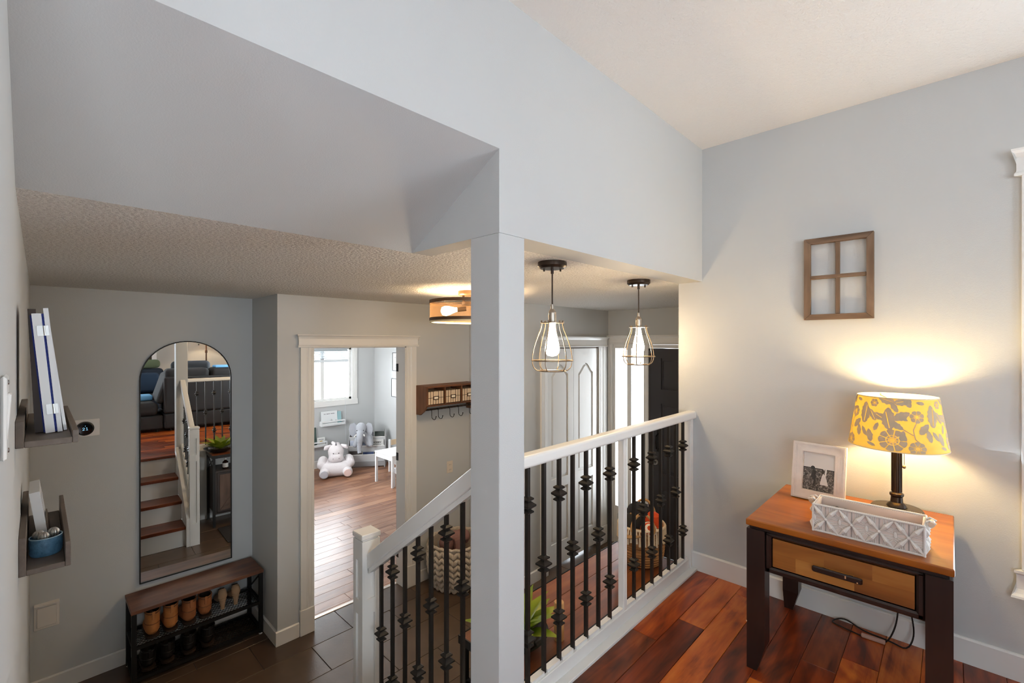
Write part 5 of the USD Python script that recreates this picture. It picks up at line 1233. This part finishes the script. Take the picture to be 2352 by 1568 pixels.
# ------------------------------------------------------------------ playroom
plush = mat('white_plush', (228, 220, 220), 0.95, bump=(140, 0.004)); plush_g = mat('grey_plush', (176, 178, 184), 0.95, bump=(140, 0.004))
un = thing('plush_unicorn_seat', 'white plush unicorn floor seat under the playroom window', 'plush seat', (3.40, 7.30, ZL))
O = np.array([3.40, 7.30, ZL]); ua = -2.0                       # facing the doorway
fw = np.array([math.cos(ua), math.sin(ua), 0]); rt = np.array([-fw[1], fw[0], 0]); upv = np.array([0, 0, 1.0])
W = lambda r, f, z: tuple(O + rt * r + fw * f + upv * z)
obj('body', blob([((W(-0.13, 0.10, 0.11), 0.11), (W(0.13, 0.10, 0.11), 0.11)), ((W(-0.13, -0.10, 0.12), 0.12), (W(0.13, -0.10, 0.12), 0.12)), ((W(-0.13, 0.10, 0.11), 0.11), (W(-0.13, -0.1, 0.12), 0.12)), ((W(0.13, 0.1, 0.11), 0.11), (W(0.13, -0.1, 0.12), 0.12)),
                 ((W(0, 0.06, 0.10), 0.10), (W(0, -0.15, 0.13), 0.12)), ((W(0, -0.16, 0.20), 0.12), (W(0, -0.15, 0.34), 0.11)), ((W(-0.20, -0.10, 0.22), 0.075), (W(-0.22, 0.07, 0.19), 0.07)), ((W(0.20, -0.10, 0.22), 0.075), (W(0.22, 0.07, 0.19), 0.07))], 0.03, 6), plush, un, 60)
obj('head', blob([((W(0, -0.08, 0.365), 0.125), (W(0, -0.03, 0.34), 0.12)), ((W(-0.03, 0.03, 0.285), 0.085), (W(0.03, 0.03, 0.285), 0.085))], 0.025, 6), plush, un, 60)
for s in (-1, 1):
    obj('foot', moved(blob([((W(s * 0.17, 0.16, 0.085), 0.078), (W(s * 0.175, 0.22, 0.085), 0.078))], 0.03, 5), (0, 0, 0)), plush, un, 60)
    d = lathe([(0, 0), (0.06, 0), (0.055, 0.012), (0, 0.016)], n=20); d.apply_transform(trimesh.geometry.align_vectors([0, 0, 1], fw)); d.apply_translation(W(s * 0.175, 0.288, 0.085))
    obj('sole', d, mat('plush_sole_grey', (190, 188, 194), 0.9) if s < 0 else mat('plush_sole_pink', (226, 196, 188), 0.9), un, label='grey round sole' if s < 0 else 'pink round sole')
    e = blob([((W(s * 0.09, -0.09, 0.455), 0.022), (W(s * 0.15, -0.07, 0.435), 0.034)), ((W(s * 0.15, -0.07, 0.435), 0.034), (W(s * 0.175, -0.06, 0.41), 0.014))], 0.015, 4)
    obj('ear', e, plush, un, 60)
    obj('eye', ball(W(s * 0.042, 0.088, 0.365), 0.008, 1), mat('eye_black', (28, 26, 28), 0.3), un)
    obj('nostril', ball(W(s * 0.045, 0.112, 0.285), 0.007, 1), mat('nostril_grey', (140, 132, 134), 0.8), un)
obj('horn', cyl(W(0, -0.03, 0.475), W(0, 0.01, 0.53), 0.016, 0.003, 10), mat('horn_grey', (150, 146, 150), 0.7), un)
obj('mane', blob([((W(-0.02, -0.10, 0.475), 0.03), (W(-0.05, -0.12, 0.50), 0.026)), ((W(-0.02, -0.10, 0.475), 0.03), (W(0.03, -0.13, 0.47), 0.03))], 0.015, 4), plush, un, 60)

# sling bookshelf set across the corner
A_, B_ = np.array([3.86, 7.74]), np.array([4.375, 7.36]); ax_ = (B_ - A_) / np.linalg.norm(B_ - A_); LB = np.linalg.norm(B_ - A_); nf = np.array([ax_[1], -ax_[0]])
if nf @ np.array([-0.5, -0.8]) < 0: nf = -nf
G = lambda a, f, z: (A_[0] + ax_[0] * a + nf[0] * f, A_[1] + ax_[1] * a + nf[1] * f, ZL + z)
E1, E2 = (ax_[0], ax_[1], 0), (0, 0, 1)


def oriented(m):
    """x along the shelf, y towards the room, z up, from the shelf's left back foot."""
    v = m.vertices; m = tri(np.c_[A_[0] + ax_[0] * v[:, 0] + nf[0] * v[:, 1], A_[1] + ax_[1] * v[:, 0] + nf[1] * v[:, 1], ZL + v[:, 2]], m.faces); return fixwind(m)


bs = thing('sling_bookshelf', 'low fabric sling bookshelf full of picture books in the playroom corner', 'bookshelf', (*G(LB / 2, 0.15, 0)[:2], ZL))
greyw = mat('bookshelf_grey', (150, 148, 148), 0.5); sling = mat('sling_canvas', (196, 196, 196), 0.9)
sidep = Polygon([(0.0, 0.0), (0.30, 0.0), (0.30, 0.16), (0.26, 0.24), (0.06, 0.62), (0.0, 0.62)])
for x in (0.0, LB - 0.018): obj('side_panel', oriented(prism(sidep, 'x', x, x + 0.018)), greyw, bs, False)
tiersd = [(0.27, 0.10, 0.22), (0.205, 0.25, 0.36), (0.135, 0.38, 0.50)]
for f, z0, z1 in tiersd:
    obj('sling', oriented(prism([(f, z1), (f - 0.012, z1 - 0.07), (f - 0.05, z0), (f - 0.075, z1 + 0.02), (f - 0.079, z1 + 0.02), (f - 0.054, z0 - 0.004), (f - 0.012, z0 - 0.004), (f + 0.003, z1)], 'x', 0.019, LB - 0.019)), sling, bs, False)
    obj('dowel', tube([G(0.018, f, z1), G(LB - 0.018, f, z1)], 0.007, 8), mat('dowel_white', (226, 224, 220), 0.5), bs)
obj('foot_rail', oriented(bx(0.018, 0.26, 0.02, LB - 0.018, 0.275, 0.10)), greyw, bs, False)
books = [(0, 0.03, 0.19, 0.20, 'dark brown picture book with a pale dot at the left of the top pocket', (70, 50, 46)), (0, 0.44, 0.60, 0.20, 'dark green picture book at the right end of the top pocket', (58, 66, 60)), (0, 0.20, 0.42, 0.19, 'grey picture book behind the plush elephant', (150, 150, 156)),
         (1, 0.03, 0.22, 0.19, 'white and blue picture book at the left of the middle pocket', (176, 182, 196)), (1, 0.24, 0.37, 0.15, 'grey-blue picture book under the elephant trunk', (120, 130, 150)), (1, 0.37, 0.60, 0.20, 'pale book titled WORRY MONSTER on the bookshelf', (206, 204, 200)),
         (2, 0.03, 0.24, 0.17, 'dark picture book with pale marks at the left of the bottom pocket', (64, 54, 50)), (2, 0.26, 0.44, 0.15, 'navy blue picture book in the bottom pocket', (48, 66, 110)), (2, 0.46, 0.60, 0.17, 'beige picture book at the right of the bottom pocket', (170, 160, 146))]
tier_at = {0: tiersd[2], 1: tiersd[1], 2: tiersd[0]}
for tr_, a, b, h, lab, col in books:
    f, z0, z1 = tier_at[tr_]
    bkn = thing('picture_book', lab, 'book', G((a + b) / 2, f - 0.03, z0 + 0.006), 'books on the sling bookshelf')
    tilt = 0.16
    base = moved(bx(a, -0.006, 0, b, 0.006, h, 0.0015), (0, f - 0.030, z0 + 0.008), rx=tilt)
    cv = sub('cover', oriented(base), mat('book_%d_%d_%d' % col, col, 0.45, var=(22, 0.25) if col[0] < 100 else None), bkn, False)
    obj('pages', oriented(moved(bx(a + 0.003, -0.004, 0.003, b + 0.001, 0.004, h + 0.0008), (0, f - 0.030, z0 + 0.008), rx=tilt)), mat('book_pages', (236, 232, 224), 0.8), bkn, False)
    if 'WORRY' in lab:
        e2 = np.array([-nf[0] * math.sin(tilt) * 1.0, -nf[1] * math.sin(tilt) * 1.0, math.cos(tilt)])
        for k, (wd_, hh_) in enumerate((('WORRY', 0.030), ('MONSTER', 0.022))):
            o = np.array(G((a + b) / 2, f - 0.030 + 0.0068, z0 + 0.008)) + e2 * (0.135 - 0.045 * k)
            obj('title', text(wd_, hh_, o, E1, e2, bold=True), mat('print_dark_grey', (52, 49, 47), 0.3), cv, False)
    if 'pale dot' in lab:
        e2 = np.array([-nf[0] * math.sin(tilt), -nf[1] * math.sin(tilt), math.cos(tilt)])
        obj('dot', onto(prism(Point(0, 0).buffer(0.025), 'z', 0, 0.0008), np.array(G(a + 0.06, f - 0.030 + 0.0064, z0 + 0.008)) + e2 * 0.13, E1, e2), mat('print_pale_grey', (206, 204, 202), 0.3), cv, False)

el = thing('plush_elephant', 'grey plush elephant lying over the front of the sling bookshelf', 'plush toy', G(LB * 0.36, 0.2, 0.45))
Hh = lambda a, f, z: G(LB * 0.36 + a, 0.20 + f, z)
obj('body', blob([((Hh(0.02, -0.02, 0.56), 0.095), (Hh(0.10, 0.0, 0.50), 0.09)), ((Hh(0.10, 0.0, 0.50), 0.09), (Hh(0.14, 0.05, 0.42), 0.07)), ((Hh(-0.05, 0.06, 0.50), 0.05), (Hh(-0.09, 0.10, 0.40), 0.042)), ((Hh(0.13, 0.06, 0.50), 0.05), (Hh(0.17, 0.10, 0.40), 0.042))], 0.025, 5), plush_g, el, 60)
obj('head', blob([((Hh(0, 0.05, 0.69), 0.092), (Hh(0, 0.09, 0.63), 0.075))], 0.025, 5), plush_g, el, 60)
tp = smooth_path([Hh(0, 0.15, 0.62), Hh(0.0, 0.20, 0.56), Hh(0, 0.195, 0.46), Hh(-0.01, 0.185, 0.36), Hh(0.0, 0.20, 0.28)], 26)
obj('trunk', tube(tp, [0.058 - 0.026 * k / 25 + 0.003 * math.sin(k * 1.9) for k in range(26)], 14), plush_g, el, 60)
for s in (-1, 1):
    P = [(0, 0.03), (0.045, 0.08), (0.095, 0.065), (0.115, -0.01), (0.095, -0.10), (0.05, -0.14), (0.015, -0.07)]
    pl = Polygon([(s * x, z) for x, z in P]).buffer(0.012)
    m = prism(pl, 'y', -0.012, 0.012); v = m.vertices; m.vertices = np.c_[v[:, 0] + s * 0.075, v[:, 1] + 0.03 + 0.5 * np.abs(v[:, 0]) * 0.5, v[:, 2] + 0.68]
    q = m.vertices; m = tri(np.c_[q[:, 0] + LB * 0.36, q[:, 1] + 0.20, q[:, 2]], m.faces); obj('ear', oriented(m), plush_g, el, 60)
    obj('tusk', cyl(Hh(s * 0.06, 0.16, 0.585), Hh(s * 0.085, 0.235, 0.575), 0.016, 0.006, 10), mat('tusk_white', (236, 232, 226), 0.8), el)
    obj('eye', ball(Hh(s * 0.055, 0.155, 0.66), 0.008, 1), mat('eye_black', (28, 26, 28), 0.3), el)

wl = mat('white_furniture', (232, 232, 232), 0.4); birch = mat('pale_birch', (214, 186, 150), 0.5)
kt = thing('childrens_table', 'low white childrens table at the right of the playroom doorway', 'table', (4.0, 6.24, ZL))
obj('table_top', bx(3.645, 5.985, -0.395, 4.36, 6.498, -0.380, 0.003), wl, kt, 20)
for x0, y0, x1, y1 in ((3.655, 5.995, 4.35, 6.007), (3.655, 6.476, 4.35, 6.488), (3.655, 6.008, 3.667, 6.475), (4.338, 6.008, 4.35, 6.475)): obj('apron', bx(x0, y0, -0.462, x1, y1, -0.3955), wl, kt, False)
for x in (3.650, 4.320):
    for y in (5.990, 6.458): obj('leg', bx(x, y, ZL, x + 0.034, y + 0.034, -0.3955, 0.002), wl, kt, False)


def kid_chair(label, x, y, rot):
    t = thing('childrens_chair', label, 'chair', (x, y, ZL), 'white childrens chairs')
    pl = lambda m: moved(m, (x, y, ZL), rot)
    for a in (-0.13, 0.10):
        for b in (-0.13, 0.10):
            back = b < 0
            obj('leg', pl(bx(a, b, 0, a + 0.03, b + 0.03, 0.54 if back else 0.27, 0.002)), wl, t, False)
    obj('seat', pl(bx(-0.13, -0.099, 0.27, 0.13, 0.13, 0.285, 0.003)), wl, t, 20)
    for z in (0.21,): obj('seat_rail', pl(cat([bx(-0.099, 0.105, z, 0.099, 0.12, 0.27), bx(-0.125, -0.099, z, -0.11, 0.099, 0.27), bx(0.11, -0.099, z, 0.125, 0.099, 0.27)])), wl, t, False)
    obj('back_rest', pl(bx(-0.099, -0.125, 0.44, 0.099, -0.11, 0.53, 0.003)), birch, t, 20)


kid_chair('white childrens chair on the near side of the low table', 3.83, 5.93, 0.0)
kid_chair('white childrens chair behind the low table, its back against the bright wall', 4.22, 6.70, math.pi)


def wall_ledge(label, x0, x1, z):
    t = thing('book_ledge', label, 'shelf', ((x0 + x1) / 2, KV, z))
    obj('base', bx(x0, KV - 0.095, z, x1, KV, z + 0.014), wl, t, False); obj('back', bx(x0, KV - 0.014, z + 0.0145, x1, KV, z + 0.075), wl, t, False)
    for x in (x0, x1 - 0.012): obj('end', bx(x, KV - 0.095, z + 0.0145, x + 0.012, KV - 0.0145, z + 0.085), wl, t, False)
    for zz in (0.018, 0.066): obj('front_rail', bx(x0 + 0.0125, KV - 0.095, z + zz, x1 - 0.0125, KV - 0.083, z + zz + 0.022), wl, t, False)


wall_ledge('upper white book ledge under the playroom window', 3.375, 3.80, -0.140)
wall_ledge('lower white book ledge at the left of the playroom doorway', 2.85, 3.475, -0.478)


def ledge_book(label, x0, x1, z, h, col, y=KV - 0.055, art=None):
    t = thing('picture_book', label, 'book', ((x0 + x1) / 2, y, z), 'books on the playroom ledges')
    tl = -0.12
    c_ = sub('cover', moved(bx(x0, -0.006, 0, x1, 0.006, h, 0.001), (0, y, z + 0.002), rx=tl), mat('book_%d_%d_%d' % col, col, 0.45, var=(16, 0.3) if col[0] < 140 else None), t, False)
    e2 = np.array([0, -math.sin(tl), math.cos(tl)]); F0 = lambda dz: np.array([(x0 + x1) / 2, y - 0.0068, z + 0.002]) + e2 * dz
    if art: art(c_, F0, e2)
    return t


def art_cat(c_, F0, e2):
    g = mat('print_dark_grey', (52, 49, 47), 0.3)
    for a, b in ((-0.095, -0.06), (-0.045, 0.015), (0.03, 0.095)): obj('title_line', onto(prism(sbox(a, 0.186, b, 0.193), 'z', 0, 0.0006), F0(0), (1, 0, 0), e2), g, c_, False)
    for k in range(6): obj('drawing', onto(prism(Polygon([(0.0 + 0.012 * k, 0.05), (0.008 + 0.012 * k, 0.05), (0.004 + 0.010 * k, 0.105 - 0.012 * abs(k - 3))]), 'z', 0, 0.0006), F0(0), (1, 0, 0), e2), g, c_, False)
    for k in range(4): obj('drawing', onto(prism(Point(0.10 + 0.008 * k, 0.06 + 0.01 * (k % 2)).buffer(0.005), 'z', 0, 0.0006), F0(0), (1, 0, 0), e2), g, c_, False)


def art_sun(c_, F0, e2):
    obj('half_sun', onto(prism(Point(0, 0.04).buffer(0.04).intersection(sbox(-1, 0.04, 1, 1)), 'z', 0, 0.0006), F0(0), (1, 0, 0), e2), mat('sun_ochre', (206, 164, 70), 0.5), c_, False)
    obj('title', onto(prism(sbox(-0.045, 0.098, 0.045, 0.104), 'z', 0, 0.0006), F0(0), (1, 0, 0), e2), mat('print_dark_grey', (52, 49, 47), 0.3), c_, False)


ledge_book('large white picture book with a grey sketch on the upper ledge', 3.385, 3.672, -0.125, 0.235, (222, 224, 224), art=art_cat)
ledge_book('narrow teal picture book at the right of the upper ledge', 3.675, 3.745, -0.125, 0.215, (150, 186, 190))
ledge_book('dark green picture book at the left of the lower ledge', 3.13, 3.305, -0.463, 0.315, (72, 90, 84))
ledge_book('white picture book with an ochre half sun on the lower ledge', 3.315, 3.452, -0.463, 0.135, (226, 226, 222), art=art_sun)
for lab, z0, z1, ys, dotm in (('upper black-framed print of grey dots on the bright playroom wall', 0.805, 1.132, 7.222, (120, 130, 134)), ('lower black-framed pale print on the bright playroom wall', 0.340, 0.668, 7.253, (196, 200, 200))):
    t = thing('framed_print', lab, 'picture frame', (KU, ys - 0.12, z0)); y0 = ys - 0.24
    obj('frame', prism(sbox(y0, z0, ys, z1).difference(sbox(y0 + 0.01, z0 + 0.01, ys - 0.01, z1 - 0.01)), 'x', KU - 0.018, KU - 0.001), mat('thin_black_frame', (70, 74, 76), 0.5), t, False)
    ptt = sub('print', bx(KU - 0.012, y0 + 0.0095, z0 + 0.0095, KU - 0.008, ys - 0.0095, z1 - 0.0095), white, t, False)
    r2 = random.Random(z0)
    for k in range(9): obj('dot', bx(KU - 0.0128, (a := y0 + 0.04 + 0.16 * r2.random()), (b := z0 + 0.05 + (z1 - z0 - 0.1) * r2.random()), KU - 0.0118, a + 0.014, b + 0.02), mat('print_dot_%d' % dotm[0], dotm, 0.6), ptt, False)

# ------------------------------------------------------------------ living room behind the camera (seen in the mirror)
sofa_m = mat('charcoal_sofa_cloth', (44, 42, 42), 0.9, bump=(500, 0.001), var=(6, 0.08))
sf = thing('sofa', 'large charcoal sectional sofa behind the landing railing, seen in the mirror', 'sofa', (1.6, -1.5, 0))
obj('base', [rbx(1.10, -1.96, 0.045, 2.58, -0.96, 0.28, 0.03), rbx(0.36, -1.96, 0.045, 1.095, -0.99, 0.26, 0.03)], sofa_m, sf, 60)
obj('back_frame', rbx(1.10, -1.16, 0.285, 2.58, -0.95, 0.86, 0.035), sofa_m, sf, 60)
for a, b in ((1.12, 1.72), (1.73, 2.33)): obj('back_cushion', rbx(a, -1.36, 0.47, b, -1.0, 0.99, 0.07), sofa_m, sf, 60)
obj('corner_cushion', moved(rbx(-0.06, -0.40, 0, 0.06, 0.40, 0.50, 0.055), (1.05, -1.42, 0.44), ry=0.30), sofa_m, sf, 60)
for a, b in ((1.12, 1.72), (1.73, 2.33)): obj('seat_cushion', rbx(a, -1.96, 0.285, b, -1.37, 0.46, 0.05), sofa_m, sf, 60)
obj('seat_cushion', rbx(0.36, -1.95, 0.265, 1.03, -0.98, 0.47, 0.07), sofa_m, sf, 60)
obj('arm', rbx(2.34, -1.96, 0.285, 2.58, -1.17, 0.66, 0.05), sofa_m, sf, 60)
for x in (0.42, 1.02, 1.2, 2.5):
    for y in (-1.9, -1.06): obj('foot', cyl((x, y, 0), (x, y, 0.10), 0.018, 0.024, 10), bk, sf)
ltblue = mat('light_blue_blanket_and_reflection', (120, 184, 232), 0.7, bump=(200, 0.002))  # colour serves the sofa-back blanket and the reflected window light on the chaise
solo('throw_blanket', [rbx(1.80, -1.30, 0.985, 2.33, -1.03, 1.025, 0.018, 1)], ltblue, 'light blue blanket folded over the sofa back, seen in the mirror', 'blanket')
solo('throw_blanket', [rbx(0.62, -1.80, 0.471, 1.00, -1.42, 0.56, 0.03, 1)], ltblue, 'light blue slab standing in for a window reflection on a glossy table, seen in the mirror', 'blanket')  # window reflection on a glossy table, put into the colour of a slab
pil = mat('dark_grey_pillow', (56, 58, 62), 0.9)
solo('throw_pillow', moved(rbx(-0.28, -0.08, 0, 0.28, 0.08, 0.64, 0.07), (1.52, -1.48, 0.465), rx=0.0), pil, 'dark grey throw pillow standing behind the sofa back, seen in the mirror', 'pillow')
ac = thing('armchair', 'dark navy armchair across the living room, seen in the mirror', 'armchair', (1.0, -3.0, 0))
nv = mat('navy_upholstery', (22, 30, 42), 0.85)
obj('seat', rbx(0.55, -3.3, 0.14, 1.32, -2.6, 0.48, 0.06), nv, ac, 60); obj('back', rbx(0.55, -3.46, 0.14, 1.32, -3.24, 0.95, 0.07), nv, ac, 60)
for x in (0.45, 1.26): obj('arm', rbx(x, -3.4, 0.14, x + 0.16, -2.62, 0.68, 0.06), nv, ac, 60)
for x in (0.52, 1.36):
    for y in (-3.36, -2.68): obj('foot', cyl((x, y, 0), (x, y, 0.16), 0.016, 0.022, 10), bk, ac)
solo('throw_pillow', moved(rbx(-0.26, -0.07, 0, 0.26, 0.07, 0.40, 0.065), (0.97, -3.03, 0.482), rx=0.22), mat('blue_pillow', (28, 46, 66), 0.9), 'deep blue throw pillow on the navy armchair, seen in the mirror', 'pillow')
solo('throw_pillow', moved(rbx(-0.30, -0.08, 0, 0.30, 0.08, 0.17, 0.07), (0.97, -3.35, 0.952), rx=0.0), mat('olive_pillow', (92, 100, 72), 0.9), 'olive green bolster on top of the navy armchair, seen in the mirror', 'pillow')
bc = thing('glass_cabinet', 'tall white cabinet with dark panes on the far living room wall, seen in the mirror', 'cabinet', (0.85, -4.45, 0))
obj('carcass', [bx(0.35, -4.59, 0.0, 1.30, -4.32, 0.08), bx(0.35, -4.59, 0.08, 0.41, -4.32, 1.95), bx(1.22, -4.59, 0.08, 1.30, -4.32, 1.95), bx(0.35, -4.59, 1.95, 1.30, -4.32, 2.02), bx(0.41, -4.59, 0.08, 1.22, -4.57, 1.95)], white, bc, False)
for z in (0.55, 1.06, 1.50): obj('rail', bx(0.41, -4.36, z, 1.22, -4.32, z + 0.045), white, bc, False)
for a, b in ((0.08, 0.55), (0.595, 1.06), (1.105, 1.50), (1.545, 1.95)): obj('dark_pane', bx(0.41, -4.35, a, 1.22, -4.34, b), mat('dark_cabinet_glass', (14, 15, 18), 0.12), bc, False)
flp = thing('floor_lamp', 'lit floor lamp with a wooden pole and pull chain, seen in the mirror', 'floor lamp', (2.17, -4.15, 0))
polew = wood('lamp_pole_wood', (64, 40, 24), (96, 62, 38), (120, 84, 56), axis='z', rough=0.4)
obj('base', lathe([(0, 0), (0.14, 0), (0.14, 0.015), (0.02, 0.03), (0, 0.03)], (2.17, -4.15, 0.0), 28), polew, flp); obj('pole', cyl((2.17, -4.15, 0.02), (2.17, -4.15, 1.62), 0.014, n=12), polew, flp)
obj('joint', cyl((2.17, -4.15, 1.24), (2.17, -4.15, 1.30), 0.024, n=12), polew, flp)
obj('shade', lathe([(0.20, 1.50), (0.15, 1.78), (0.1485, 1.78), (0.1985, 1.50), (0.20, 1.50)], (2.17, -4.15, 0), 36), usdkit.material(stage, '/World/Looks/cream_shade', {'d': ('diffuse_bsdf', {'color': lin(236, 220, 186)}), 't': ('translucent_bsdf', {'color': (0.9, 0.78, 0.55)}), 'm': ('mix_closure', {'fac': 0.5})}, [('d.BSDF', 'm.closure1'), ('t.BSDF', 'm.closure2')], surface='m.closure'), flp)
obj('bulb', ball((2.17, -4.15, 1.66), 0.035, 2), emit('floor_lamp_glow', (1.0, 0.78, 0.50), 420.0), flp)
obj('pull_chain', [tube([(2.03, -4.15, 1.55), (2.03, -4.15, 1.44)], 0.002, 5), ball((2.03, -4.15, 1.425), 0.014, 1)], bk, flp)
